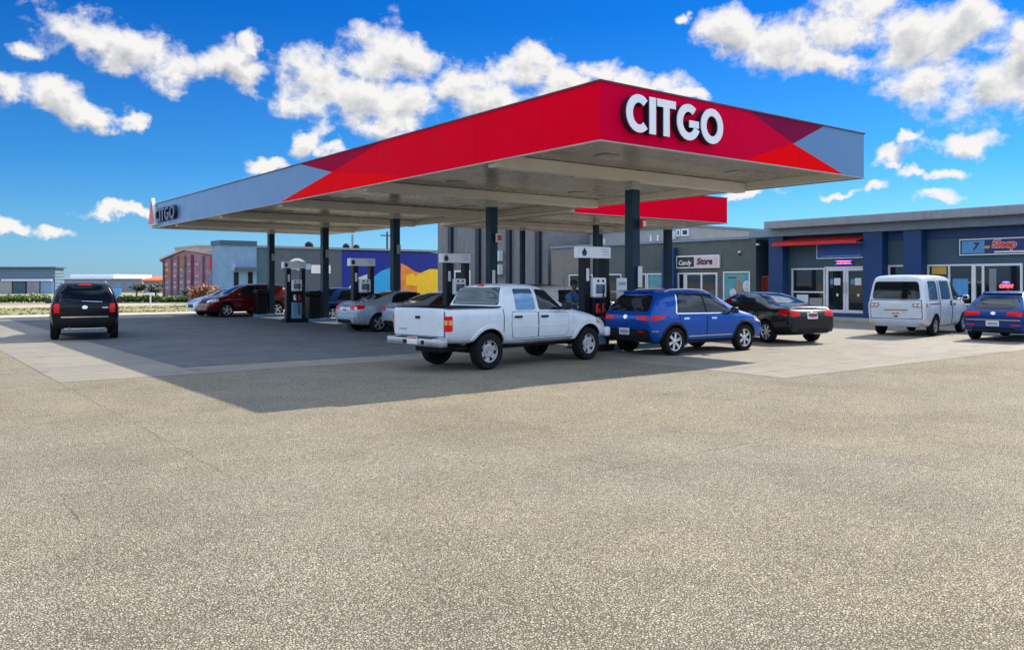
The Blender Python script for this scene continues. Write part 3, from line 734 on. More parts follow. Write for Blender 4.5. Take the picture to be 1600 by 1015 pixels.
# blank blue banner above the doors
yb0, yb1 = yf(1357, SX), yf(1278, SX)
T = thing('shop_sign', 'plain blue banner board over the glass double doors', 'sign', (SX - .02, (yb0 + yb1) / 2, 0))
h = (yb1 - yb0) / 2; za, zb = zz(405, SX, yf(1300, SX)), zz(381, SX, yf(1300, SX))
za, zb = Zs(1315, 404), Zs(1315, 379)
MB().box(-.12, 0, -h, h, za, zb, .01).build('frame', M['alu_white'], T)
MB().box(-.126, -.119, -h + .05, h - .05, za + .05, zb - .05).build('panel', M['banner_blue'], T)
MB().box(-.131, -.1265, -h + .3, h - .3, za + .09, za + .15).build('stripe', M['sky_blue'], T)
# neon sign above doors
T = thing('neon_sign', 'red and blue lit neon strip above the double doors', 'neon sign', (SX - .10, yf(1320, SX), Zs(1320, 410)))
MB().box(.0, .06, -.48, .48, -.085, .085, .02).build('backing', M['black'], T)
text_on('lettering', 'OPEN', .17, M['neon_red'], T, face_mtx((-.008, 0, 0), (0, -1, 0), (0, 0, 1)), extrude=.006, bold=.006).scale = (1, 1.5, 1)
MB().path([(-.01, -.43, -.07), (-.01, .43, -.07)], .01).path([(-.01, -.43, .075), (-.01, .43, .075)], .01).build('tube', M['neon_blue'], T)
# Sleep sign
ys0, ys1 = yf(1640, SX), yf(1501, SX)
T = thing('shop_sign', 'navy banner with red script word and light blue numeral panel in a white frame', 'sign', (SX - .02, (ys0 + ys1) / 2, 0))
h = (ys1 - ys0) / 2; za, zb = Zs(1501, 399.5), Zs(1501, 374)
MB().box(-.12, 0, -h, h, za, zb, .01).build('frame', M['alu_white'], T)
MB().box(-.127, -.119, -h + .05, h - .05, za + .05, zb - .05).build('panel', M['banner_navy'], T)
hl = h - .12; zm_ = (za + zb) / 2; hh = zb - za
MB().box(-.132, -.1275, hl - .88, hl, za + .09, zb - .09).build('light_panel', M['sky_blue'], T)
text_on('numeral', '7', hh * .62, M['black'], T, face_mtx((-.137, hl - .52, zm_), (0, -1, 0), (0, 0, 1)), extrude=.004, bold=.012, shear=.2)
MB().ball((-.134, hl - .98, zm_ - .02), .1, 2, (.06, 1.3, .6)).build('mark', M['gold'], T)
text_on('script_word', 'Sleep', hh * .62, M['white_sign'], T, face_mtx((-.136, hl - 1.62, zm_ + .08), (0, -1, 0), (0, 0, 1)), extrude=.003, bold=.03, shear=.15)
text_on('script_word', 'Sleep', hh * .62, M['sign_red'], T, face_mtx((-.142, hl - 1.62, zm_ + .08), (0, -1, 0), (0, 0, 1)), extrude=.003, bold=.014, shear=.15)
MB().box(-.132, -.1275, hl - 2.75, hl - 1.25, za + .085, za + .15).build('tagline_bar', M['white_sign'], T)
# OPEN neon in the dark opening
T = thing('neon_sign', 'red lit OPEN sign hanging inside the dark shop opening', 'neon sign', (SX + .02, yf(1572, SX), zz(447, SX, yf(1572, SX))))
text_on('lettering', 'OPEN', .19, M['neon_red'], T, face_mtx((-.05, 0, 0), (0, -1, 0), (0, 0, 1)), extrude=.008, bold=.01, shear=.2)
MB().ball((-.03, .0, .16), .07, 2, (.1, 2.2, .5)).build('top_light', M['neon_blue'], T)
MB().box(-.03, -.01, -.32, .32, -.12, .12, .02).build('backing', M['black'], T)
# red gate in the passage
T = thing('passage_gate', 'dark red metal double gate closing the narrow passage', 'gate', (SX + .5, (pass0 + pass1) / 2, 0))
hw = (pass1 - pass0) / 2 - .03; gt = zz(431, SX + .5, yf(1195, SX + .5))
for s in (-1, 1):
    a, c = (s * .02, s * hw); a, c = min(a, c), max(a, c)
    g = boxo('gate_leaf', M['gate_red'], T, -.02, .02, a, c, .12, gt)
    f = MB().box(-.04, -.021, a, a + .05, .12, gt).box(-.04, -.021, c - .05, c, .12, gt).box(-.04, -.021, a + .05, c - .05, gt - .06, gt).build('gate_frame', M['gate_frame'], g)
for (px, py, lab) in ((1184, 382, 'white security lamp at the top of the passage wall'), ):
    y = yf(px, SX - .1); T = thing('wall_lamp', lab, 'lamp', (SX - .07, y, zz(py, SX, y)))
    MB().box(-.10, .06, -.09, .09, -.05, .05, .02).build('housing', M['alu_white'], T); MB().box(.0, .07, -.03, .03, -.12, -.04).build('bracket', M['trim'], T)
# kerb in front of the shops
tag(MB().box(34.4, SX + 12, -14, 46, -.02, .14, .02).build('pavement', M['pavement']), kind='structure')

# ---- grey store building (middle)
yC, yD = pass1, yf(862, SX); H2 = 4.0
T = thing('store_building', 'low dark grey store building with shutters and white framed windows', 'building', (SX, (yC + yD) / 2, 0)); off = T.location.copy(); before = set(bpy.data.objects)
e = []
st0, st1 = yf(1172, SX), yf(1130, SX); zt = Zs(1150, 424)
dr0, dr1 = yf(1121, SX), yf(1059, SX); zt2 = Zs(1090, 426)
wl0, wl1 = yf(1041, SX), yf(1011, SX); zt3 = Zs(1025, 427)
wm0, wm1 = yf(1010, SX), yf(996, SX)
wn0, wn1 = yf(971, SX), yf(945, SX); zt4 = Zs(955, 428)
wo0, wo1 = yf(926, SX), yf(889, SX)
wall_x('wall', T, SX, .25, yC, yD, 0, H2, [(st0, st1, .4, zt), (dr0, dr1, .15, zt2), (wl0, wl1, .6, zt3), (wm0, wm1, .15, zt3), (wn0, wn1, .5, zt4), (wo0, wo1, .15, zt4)], M['store_grey'])
M['tan_wall'] = mat('tan_grey_wall', (.20, .175, .155), .7, var=.07, streak=.3, bump=.1)
boxo('pale_wall', M['tan_wall'], T, SX - .03, SX - .003, wo0 - .1, yD, zt4 + .05, H2 - .02); boxo('pale_wall', M['tan_wall'], T, SX - .03, SX - .003, wo1 + .02, yD, 0, zt4 + .048)
boxo('roof_edge', M['roof_under'], T, SX - .12, SX + 4.5, yC + .31, yD, H2 + .002, H2 + .14)
boxo('side_wall', M['shop_grey'], T, SX + .26, SX + 4.4, yC + .02, yC + .22, 0, H2)
boxo('inner_wall', M['dark_inside'], T, SX + 2.0, SX + 2.1, yC + .25, yD, 0, H2 - .1)
for a, b_ in ((yf(1059, SX), yf(1040, SX)),): MB().box(SX - .35, SX - .003, a, b_, 0, H2 - .3, .01).build('pillar', M['pillar_navy'] if 'pillar_navy' in M else M['shop_blue'], T)
o = window_x(T, SX, st0, st1, .4, zt, glass=M['teal_glass'])
cy_ = (st0 + st1) / 2; b = MB()
b.ball((SX + .035, cy_ - .15, 1.45), .3, 2, (.03, .55, 1.2)).ball((SX + .035, cy_ - .1, 1.95), .16, 2, (.05, .7, .9)); b.build('poster_figure', mat('poster_tan', (.42, .22, .12), .5, var=.2, vscale=6), o)
b = MB(); b.ball((SX + .036, cy_ - .62, 1.55), .3, 2, (.03, .9, 1.0)).ball((SX + .036, cy_ + .25, 1.2), .28, 2, (.03, .8, .8)).build('poster_shape', mat('poster_pale', (.60, .60, .62), .5, var=.2, vscale=6), o)
MB().box(SX + .034, SX + .038, cy_ + .0, cy_ + .75, 2.35, 2.45).box(SX + .034, SX + .038, cy_ + .1, cy_ + .6, 1.98, 2.03).build('poster_print', M['trim'], o)
window_x(T, SX, yf(1070, SX), dr1, .15, zt2, name='window')
window_x(T, SX, dr0, yf(1071, SX), .15, zt2, bars=(yf(1096, SX),), name='door', fw=.1)
window_x(T, SX, wl0, wl1, .6, zt3, glass=M['teal_glass']); window_x(T, SX, wm0, wm1, .15, zt3, name='door'); window_x(T, SX, wn0, wn1, .5, zt4); window_x(T, SX, wo0, wo1, .15, zt4, bars=(yf(905, SX),))
sh = MB()
for k in range(9): sh.box(SX - .035, SX - .004, yf(1036, SX), yf(992, SX), 2.55 + k * .11, 2.65 + k * .11)
sh.build('roller_shutter', M['store_grey'], T)
for o in set(bpy.data.objects) - before:
    if o.type == 'MESH': o.data.transform(Matrix.Translation(-off))
y0, y1 = yf(1126, SX), yf(1059, SX)
T = thing('shop_sign', 'black and white framed sign over the store entrance', 'sign', (SX - .01, (y0 + y1) / 2, 0)); h = (y1 - y0) / 2
za, zb = Zs(1090, 419), Zs(1090, 399)
MB().box(-.12, 0, -h, h, za, zb, .01).build('frame', M['alu_white'], T)
MB().box(-.126, -.119, .22, h - .07, za + .07, zb - .07).build('black_panel', M['black'], T)
MB().box(-.126, -.119, -h + .07, .218, za + .07, zb - .07).build('pale_panel', M['pink_sign'], T)
zm_ = (za + zb) / 2; hh = zb - za
text_on('script_word', 'Candy', hh * .50, M['white_sign'], T, face_mtx((-.131, h - .62, zm_ - .05), (0, -1, 0), (0, 0, 1)), extrude=.003, bold=.008, shear=.15)
text_on('script_word', 'Store', hh * .68, M['black'], T, face_mtx((-.131, -.50, zm_), (0, -1, 0), (0, 0, 1)), extrude=.003, bold=.022, shear=.2)
for (px, py) in ((1157, 394),):
    y = yf(px, SX); T = thing('wall_lamp', 'small white lamp on the grey wall right of the store sign', 'lamp', (SX - .005, y, zz(py, SX, y)))
    MB().box(-.14, 0, -.06, .06, -.05, .06, .02).build('housing', M['alu_white'], T); MB().tube((-.08, 0, -.05), (-.08, 0, -.15), .05).build('shade', M['trim'], T)

# ---- pale upper building behind
M['pale_block'] = mat('pale_render', (.34, .33, .31), .7, var=.06, streak=.35, bump=.1)
M['corrugated'] = mat_ribs('corrugated_cladding', (.17, .168, .172), 1, .62, depth=.9, streak=.35)
M['corrugated2'] = mat_ribs('corrugated_cladding_side', (.17, .168, .172), 0, .62, depth=.9, streak=.35)
BX = 40.6
yE = yf(1083, BX)
T = thing('upper_building', 'pale rendered two storey block rising behind the low store', 'building', (BX, yE + 11, 0)); off = T.location.copy(); before = set(bpy.data.objects)
zt = zz(354, BX, yE)
MB().box(BX, BX + 8, yE, yE + 17.5, 0, zt, .02).build('wall', M['pale_block'], T)
boxo('roof_edge', M['roof_under'], T, BX - .1, BX + 8.1, yE - .1, yE + 17.6, zt + .002, zt + .12)
for px in (1029, 945, 1018, 935): 
    y = yf(px, BX); boxo('downpipe', M['alu_white'], T, BX - .1, BX - .003, y - .06, y + .06, 4.1, zt - .4)
f = window_x(T, BX - .08, yf(1077, BX), yf(1066, BX), zz(368, BX, yE), zz(357, BX, yE), fw=.08)
f = window_x(T, BX - .08, yf(1064, BX), yf(1058, BX), zz(368, BX, yE), zz(357, BX, yE), fw=.08)
MB().box(BX - .55, BX - .005, yf(1057, BX), yf(1052, BX), 4.5, 5.0, .02).build('air_conditioner', M['alu_white'], T)
for o in set(bpy.data.objects) - before:
    if o.type == 'MESH': o.data.transform(Matrix.Translation(-off))
# ---- corrugated warehouse hall
HX = 36.7; hy0, hy1 = yf(856, HX), yf(684, HX)
M['pillar_navy'] = mat('pillar_navy', (.010, .014, .034), .5, var=.06)
T = thing('warehouse', 'tall grey corrugated warehouse hall behind the pumps', 'warehouse', (HX, (hy0 + hy1) / 2, 0)); off = T.location.copy(); before = set(bpy.data.objects)
MB().box(HX, HX + 14, hy0, hy1, 0, 8.2).build('wall', M['corrugated'], T)
for px in (706, 749, 797, 843):
    y = yf(px, HX); MB().box(HX - .25, HX - .004, y - .24, y + .24, 0, 8.2, .01).build('pillar', M['pillar_navy'], T)
boxo('roof_edge', M['roof_slab'], T, HX - .15, HX + 14.1, hy0 - .1, hy1 + .1, 8.202, 8.4)
y0, y1 = yf(736, HX), yf(711, HX)
f = MB(); f.box(HX - .08, HX - .004, y0, y0 + .15, 0, 2.7).box(HX - .08, HX - .004, y1 - .15, y1, 0, 2.7).box(HX - .08, HX - .004, y0 + .15, y1 - .15, 2.55, 2.7)
fo = f.build('door_frame', M['alu_white'], T); boxo('door', M['dark_inside'], fo, HX - .05, HX - .006, y0 + .15, y1 - .15, 0, 2.55)
for z in (3.3, 2.3): MB().box(HX - .5, HX - .01, yf(787, HX), yf(775, HX), z, z + .75, .03).build('air_conditioner', M['alu_white'], T)
for o in set(bpy.data.objects) - before:
    if o.type == 'MESH': o.data.transform(Matrix.Translation(-off))

# ================================================================ left background buildings
BY = 73.0
M['sky_wall'] = mat('light_blue_wall', (.17, .30, .44), .6, var=.06, streak=.25)
M['teal_wall'] = mat_ribs('teal_wall', (.045, .11, .14), 0, .5, depth=.4)
M['slate_wall'] = mat('slate_wall', (.075, .095, .120), .65, var=.06, streak=.2)
M['royal_wall'] = mat('royal_blue_wall', (.0, .016, .24), .55, var=.05)
M['mural_cyan'] = mat('mural_cyan', (.02, .36, .72), .55, var=.06); M['mural_yellow'] = mat('mural_yellow', (.90, .56, .01), .55, var=.05)
M['mural_orange'] = mat('mural_orange', (.86, .24, .02), .55, var=.15, vscale=1.5); M['mural_pale'] = mat('mural_pale', (.60, .56, .58), .55, var=.1)
T = thing('mural_building', 'long flat roofed building painted light blue, slate and royal blue with yellow mural', 'building', (xf(515, BY), BY, 0)); off = T.location.copy(); before = set(bpy.data.objects)
def Zb(px, py): return zz(py, xf(px, BY), BY)
xa, xb, xc, xd, xe_ = (xf(p, BY) for p in (343, 399, 424, 534, 691))
zl, zr = Zb(343, 383), Zb(690, 396); zt = (zl + zr) / 2
MB().box(xa, xb, BY - .30, BY + 2, 0, zt + .12).build('light_blue_wall', M['sky_wall'], T)
MB().box(xb, xc, BY, BY + 14, 0, zt).build('teal_wall', M['teal_wall'], T)
MB().box(xc, xd, BY, BY + 14, 0, zt).build('slate_wall', M['slate_wall'], T)
MB().box(xd, xe_, BY - .02, BY + 14, 0, zt - .1).build('royal_blue_wall', M['royal_wall'], T)
boxo('roof_edge', M['roof_slab'], T, xb + .01, xe_ + .1, BY - .15, BY + 14.1, zt + .002, zt + .2)
boxo('roof_edge', M['shop_grey'], T, xa - .1, xb, BY - .42, BY + 2.1, zt + .122, zt + .55)
def mural(pts, m, o=.03):
    return MB().prism([(xf(px, BY), BY - .02, zz(py, xf(px, BY), BY)) for px, py in pts], (0, -o, 0)).build('mural_shape', m, T)
mural([(584, 475), (584, 432), (596, 423), (612, 417), (622, 424), (626, 475)], M['mural_cyan'], .03)
mural([(536, 475), (540, 455), (548, 445), (558, 434), (575, 428), (583, 433), (583, 475)], M['mural_pale'], .024)
mural([(626, 475), (626, 411), (636, 416), (648, 424), (656, 426), (656, 475)], M['mural_orange'], .035)
mural([(652, 475), (650, 430), (662, 424), (672, 420), (690, 421), (690, 475)], M['mural_yellow'], .045)
mural([(634, 445), (634, 430), (645, 427), (652, 436), (650, 446)], M['mural_yellow'], .05)
x0, x1 = xf(365, BY), xf(391, BY)
for px in (366, 388):
    x = xf(px, BY); boxo('window', M['shop_glass'], T, x - .14, x + .28, BY - .34, BY - .302, .4, Zb(370, 425))
boxo('canopy_ledge', M['slate_wall'], T, x0, x1 + .4, BY - .9, BY - .302, Zb(370, 423), Zb(370, 418))
boxo('lettering_board', M['sign_ink_pale'], T, xf(360, BY), xf(367, BY), BY - .33, BY - .302, Zb(363, 422), Zb(363, 412))
# round logo board on the slate wall
b = MB(); cxm = xf(464, BY); czm = Zb(464, 421); R0 = 1.05
pts = [(cxm + R0 * math.cos(a), czm + R0 * math.sin(a)) for a in [math.pi * k / 20 for k in range(21)]]
pin = [(cxm + R0 * .78 * math.cos(a), czm + R0 * .78 * math.sin(a)) for a in [math.pi * k / 20 for k in range(21)]]
for k in range(20): b.prism([(pts[k][0], BY - .005, pts[k][1]), (pts[k + 1][0], BY - .005, pts[k + 1][1]), (pin[k + 1][0], BY - .005, pin[k + 1][1]), (pin[k][0], BY - .005, pin[k][1])], (0, -.06, 0))
b.ball((cxm + .15, BY - .03, czm + .2), .35, 2, (1.1, .1, .8)); b.build('logo_arch', M['white_sign'], T)
boxo('logo_board', M['sign_ink_pale'], T, xf(450, BY), xf(485, BY), BY - .1, BY - .005, Zb(464, 421), Zb(464, 412))
boxo('shop_fascia_board', M['white_sign'], T, xf(486, BY), xf(516, BY), BY - .09, BY - .005, Zb(500, 427), Zb(500, 414))
for o in set(bpy.data.objects) - before:
    if o.type == 'MESH': o.data.transform(Matrix.Translation(-off))
for px, py, r, lab in ((483, 383, .42, 'round dark roof vent above the slate wall left of the fourth column'), (541, 385, .36, 'dark roof vent at the left end of the royal blue roof'), (557, 386, .32, 'small dark roof vent beside the pale mast'), (380, 381, .30, 'small dark roof vent over the light blue wall')):
    x = xf(px, BY + 2); z = zt + .2
    T = thing('roof_vent', lab, 'roof vent', (x, BY + 2, z), group='roof vents')
    zc_ = zz(py, x, BY + 2) - z
    MB().tube((0, 0, -.05), (0, 0, zc_), .12).build('stem', M['roof_slab'], T); MB().ball((0, 0, zc_), r, 2, (1, 1, .85)).build('turbine', M['trim'], T)
# poles behind
for px, py, D, r, lab, arm in ((551, 366, 88, .18, 'pale plain mast behind the royal blue roof', 0), (605, 362, 92, .16, 'dark utility pole with a crossarm behind the blue building', 1)):
    x, y = wp(px, D); T = thing('utility_pole' if arm else 'mast', lab, 'pole', (x, y, 0)); zt_ = HC + (HOR - py) * D / FPX
    MB().tube((0, 0, 0), (0, 0, zt_), r, r * .7).build('pole', M['slate_wall'] if arm else M['roof_slab'], T)
    if arm: MB().box(-.8, .6, -.06, .06, zt_ - .5, zt_ - .36).build('crossarm', M['slate_wall'], T)
# reddish warehouse
M['rust_wall'] = mat_ribs('mural_warehouse_wall', (.38, .185, .23), 0, .9, depth=.5, var=.22, streak=.5)
M['rust_dark'] = mat('dark_plum', (.11, .012, .05), .6); M['roof_tan'] = mat('tan_roof', (.46, .38, .31), .7, var=.06)
M['pink_mark'] = mat('pale_pink_paint', (.52, .36, .40), .6, var=.1)
M['orange_wall'] = mat('orange_fade_wall', (.42, .15, .08), .6, var=.15)
D = 80
def wD(px, py=None, d=0): x, y = wp(px, D); return x, y
GD = 76.0
gx0, gy0 = wp(254, GD); gx1, gy1 = wp(336, GD); GW = math.hypot(gx1 - gx0, gy1 - gy0); GA = math.atan2(gy1 - gy0, gx1 - gx0)
def gl(px): return GW * (px - 254) / 81
def gz(py): return HC + (HOR - py) * GD / FPX
T = thing('gabled_warehouse', 'reddish pink gabled warehouse with faded painted columns of marks', 'warehouse', (gx0, gy0, 0), GA)
v_ = Vector((*wp(295, 1), 0)).normalized(); dv = Matrix.Rotation(-GA, 3, 'Z') @ v_; D16 = dv * 15; 
xl, xp, xr = 0, gl(288), GW; z_l, z_p, z_r = gz(407), gz(391), gz(399)
MB().prism([(xl, 0, 0), (xr, 0, 0), (xr, 0, z_r), (xp, 0, z_p), (xl, 0, z_l)], D16).build('wall', M['rust_wall'], T)
MB().prism([(xl - .2, -.25, z_l + .004), (xp, -.25, z_p + .004), (xp, -.25, z_p + .17), (xl - .2, -.25, z_l + .15)], dv * 15.3).build('roof', M['roof_tan'], T)
MB().prism([(xp, -.25, z_p + .004), (xr + .2, -.25, z_r + .004), (xr + .2, -.25, z_r + .15), (xp, -.25, z_p + .17)], dv * 15.3).build('roof', M['roof_tan'], T)
for px in (256, 268, 278, 289, 317): boxo('post', M['slate_wall'], T, gl(px) - .07, gl(px) + .07, -.12, -.004, 0, gz(408 if px < 260 else 400))
boxo('plum_stripe', M['rust_dark'], T, gl(298), gl(302), -.06, -.004, 1.0, gz(398))
mk = MB()
for px in (260, 273, 283, 295, 307):
    for k in range(5):
        if random.random() < .8:
            x = gl(px) + random.uniform(-.05, .05); z = 1.1 + k * .55 + random.uniform(-.05, .05)
            if z < gz(408) - .3: mk.box(x - .15, x + .15, -.03, -.004, z, z + random.uniform(.12, .30), .02)
mk.build('painted_marks', M['pink_mark'], T)
boxo('orange_panel', M['orange_wall'], T, gl(258), gl(267), -.02, -.003, 2.1, gz(410)); boxo('orange_panel', M['orange_wall'], T, gl(279), gl(288), -.02, -.003, 2.9, gz(399))
x, y = wp(329, 100); T = thing('pale_building', 'pale flat roofed block peeking over the gabled warehouse', 'building', (x, y, 0))
MB().box(-1.9, 2.2, -1, 8, 0, HC + (HOR - 387) * 100 / FPX).build('wall', M['roof_tan'], T); boxo('parapet', M['pale_block'], T, -2.0, 2.3, -1.1, 8.1, HC + 54 * 100 / FPX + .002, HC + 54 * 100 / FPX + .25)
x, y = wp(338, 76); T = thing('red_annex', 'small red and white annex between the warehouse and the light blue wall', 'building', (x, y, 0))
MB().box(-.45, .45, 0, 4, 0, 2.9).build('lower_wall', M['sky_wall'], T); MB().box(-.45, .45, -.02, 4, 2.902, HC + 39 * 76 / FPX).build('upper_wall', M['sign_red'], T)
boxo('downpipe', M['rust_dark'], T, -.1, .05, -.1, -.03, 0, 2.9)

# far low buildings (left)
def far_block(name, label, px0, px1, D, py, m, roofm, cat='building', base=0, dth=12, extra=None):
    x0, y0 = wp(px0, D); x1, y1 = wp(px1, D); w = math.hypot(x1 - x0, y1 - y0); a = math.atan2(y1 - y0, x1 - x0)
    T = thing(name, label, cat, (x0, y0, 0), a); h = HC + (HOR - py) * D / FPX
    MB().box(0, w, 0, dth, 0, h).build('wall', m, T)
    MB().box(-.3, w + .3, -.4, dth + .3, h + .002, h + .22).build('roof', roofm, T)
    return T, w, h
M['louvre'] = mat_ribs('blue_grey_louvres', (.10, .17, .25), 2, .5, depth=1., streak=.1)
M['far_white'] = mat('far_white_roof', (.68, .70, .74), .5); M['far_wall'] = mat('far_wall', (.24, .25, .29), .7, var=.1)
M['orange_roof'] = mat('orange_roof', (.62, .14, .03), .6)
T, w, h = far_block('louvred_building', 'blue grey louvred building above a white striped shop front on the far left', -45, 86, 130, 419, M['louvre'], M['slate_wall'], dth=2.5)
boxo('shop_band', M['far_white'], T, 5, w - .3, -.5, -.003, 1.95, 2.25)
for k in range(6): boxo('shop_front', (M['far_wall'], M['sky_wall'], M['pale_block'], M['shop_grey'])[k % 4], T, .3 + k * 2.15, 2.2 + k * 2.15, -.3, -.004, 0, 1.9)
T, w, h = far_block('white_roof_hall', 'long low hall with a white roof behind the black SUV', 92, 222, 150, 436, M['far_wall'], M['far_white'], dth=20)
boxo('upper_roof', M['far_white'], T, 1, 9, 2, 18, h + .23, h + .9); boxo('window', M['shop_glass'], T, 3, 5, -.05, -.003, .6, 1.8)
for k in range(3): boxo('window', M['sky_wall'], T, 8 + 2.2 * k, 9.2 + 2.2 * k, -.05, -.003, .4, 1.8)
T, w, h = far_block('orange_roof_house', 'small house with an orange roof left of the pink warehouse', 224, 262, 140, 440, M['far_wall'], M['orange_roof'])
MB().prism([(-.3, -.4, h + .222), (w + .3, -.4, h + .222), (w + .3, 6, h + .9), (-.3, 6, h + .9)], (0, 0, .1)).build('roof', M['orange_roof'], T)

# ================================================================ planting
def leaf_mat(name, a, b_):
    m = bpy.data.materials.new(name); m.use_nodes = True; N = NT(m.node_tree); b = m.node_tree.nodes['Principled BSDF']
    oi = N.n('ShaderNodeNewGeometry').outputs['Random Per Island']
    N.link(N.ramp(oi, [(0, a), (1, b_)]), b.inputs['Base Color']); b.inputs['Roughness'].default_value = .6
    return m
M['hedge_leaf'] = leaf_mat('hedge_leaf', (.035, .085, .010), (.13, .22, .035)); M['dark_leaf'] = leaf_mat('dark_leaf', (.020, .035, .022), (.06, .08, .05))
M['flower_leaf'] = leaf_mat('flower_leaf', (.10, .10, .03), (.36, .08, .05)); M['bark'] = mat('bark', (.08, .06, .045), .9, var=.2)
def leaves(bm, c, r, n, size):
    for i in range(n):
        while True:
            p = Vector((random.uniform(-1, 1), random.uniform(-1, 1), random.uniform(-1, 1)))
            if p.length < 1: break
        p = p * (.55 + .45 * random.random()); q = Vector(c) + Vector((p.x * r[0], p.y * r[1], p.z * r[2]))
        a = Vector((random.gauss(0, 1), random.gauss(0, 1), random.gauss(0, 1))).normalized(); b = a.orthogonal().normalized(); s = size * random.uniform(.6, 1.4)
        bm.faces.new([bm.verts.new(q + v) for v in (a * s, b * s * .5, -a * s, -b * s * .5)])
def hedge(px0, px1, D, py0, py1, lab, n=22):
    x0, y0 = wp(px0, D); x1, y1 = wp(px1, D); T = thing('hedge', lab, 'hedge', ((x0 + x1) / 2, (y0 + y1) / 2, 0)); bm = bmesh.new()
    h = (HC + (HOR - py0) * D / FPX)
    for k in range(n):
        t = (k + .5) / n; hh = h * random.uniform(.85, 1.12)
        leaves(bm, (x0 + (x1 - x0) * t - T.location.x, y0 + (y1 - y0) * t - T.location.y + random.uniform(-.3, .3), hh / 2), (math.hypot(x1 - x0, y1 - y0) / n * .9, .7, hh / 2), 210, .13)
    me = bpy.data.meshes.new('foliage'); bm.to_mesh(me); bm.free(); mesh_obj('foliage', me, M['hedge_leaf'], T)
    s = MB()
    for k in range(n): t = (k + .5) / n; s.tube((x0 + (x1 - x0) * t - T.location.x, y0 + (y1 - y0) * t - T.location.y, 0), (x0 + (x1 - x0) * t - T.location.x + .1, y0 + (y1 - y0) * t - T.location.y, h * .7), .05, .02, n=5)
    s.build('stems', M['bark'], T)
hedge(-30, 77, 72, 459, 475, 'green clipped hedge left of the black SUV', 18)
hedge(178, 292, 73, 461, 475, 'green clipped hedge between the black SUV and the pink warehouse', 18)
def tree(name, px, D, py, crown_r, m, lab, n=900, cat='tree', trunks=3):
    x, y = wp(px, D); h = HC + (HOR - py) * D / FPX; T = thing(name, lab, cat, (x, y, 0)); bm = bmesh.new()
    for k in range(9):
        a = random.uniform(0, 6.28); d = random.uniform(.2, .75) * crown_r
        leaves(bm, (d * math.cos(a), d * math.sin(a), h * random.uniform(.50, .82)), (crown_r * .48, crown_r * .48, h * .2), n // 9, .16)
    me = bpy.data.meshes.new('crown'); bm.to_mesh(me); bm.free(); mesh_obj('crown', me, m, T)
    b = MB(); b.tube((0, 0, 0), (.05, 0, h * .45), .12, .07, n=7)
    for k in range(trunks): a = 6.28 * k / trunks + .4; b.tube((.05, 0, h * .4), (crown_r * .6 * math.cos(a), crown_r * .6 * math.sin(a), h * .75), .06, .02, n=5)
    b.build('trunk', M['bark'], T)
tree('small_tree', 213, 95, 442, 1.1, M['dark_leaf'], 'small grey green tree left of the white signpost')
tree('small_tree', 243, 92, 441, 1.4, M['dark_leaf'], 'small grey green tree under the orange roof')
tree('flowering_shrub', 322, 62, 443, 1.25, M['flower_leaf'], 'reddish flowering shrub in front of the pink warehouse', 700, 'shrub')
tree('flowering_shrub', 300, 66, 448, 1.0, M['dark_leaf'], 'dark bare shrub at the left foot of the pink warehouse', 500, 'shrub')
x, y = wp(235, 56); T = thing('signpost', 'thin white signpost with a flat top board on the verge', 'signpost', (x, y, .05))
MB().tube((0, 0, 0), (0, 0, .95), .045).build('post', M['alu_white'], T); MB().box(-.25, .25, -.03, .03, .85, 1.0, .01).build('board', M['alu_white'], T).rotation_euler = (0, 0, -TH)
x, y = wp(183, 66); T = thing('road_sign', 'small blue board in the hedge right of the black SUV', 'sign', (x, y, 0))
MB().box(-.35, .35, -.03, .03, .75, 1.25, .02).build('board', M['sky_blue'], T).rotation_euler = (0, 0, -TH); MB().tube((0, .05, 0), (0, .05, 1.0), .04).build('post', M['fascia_edge'], T)
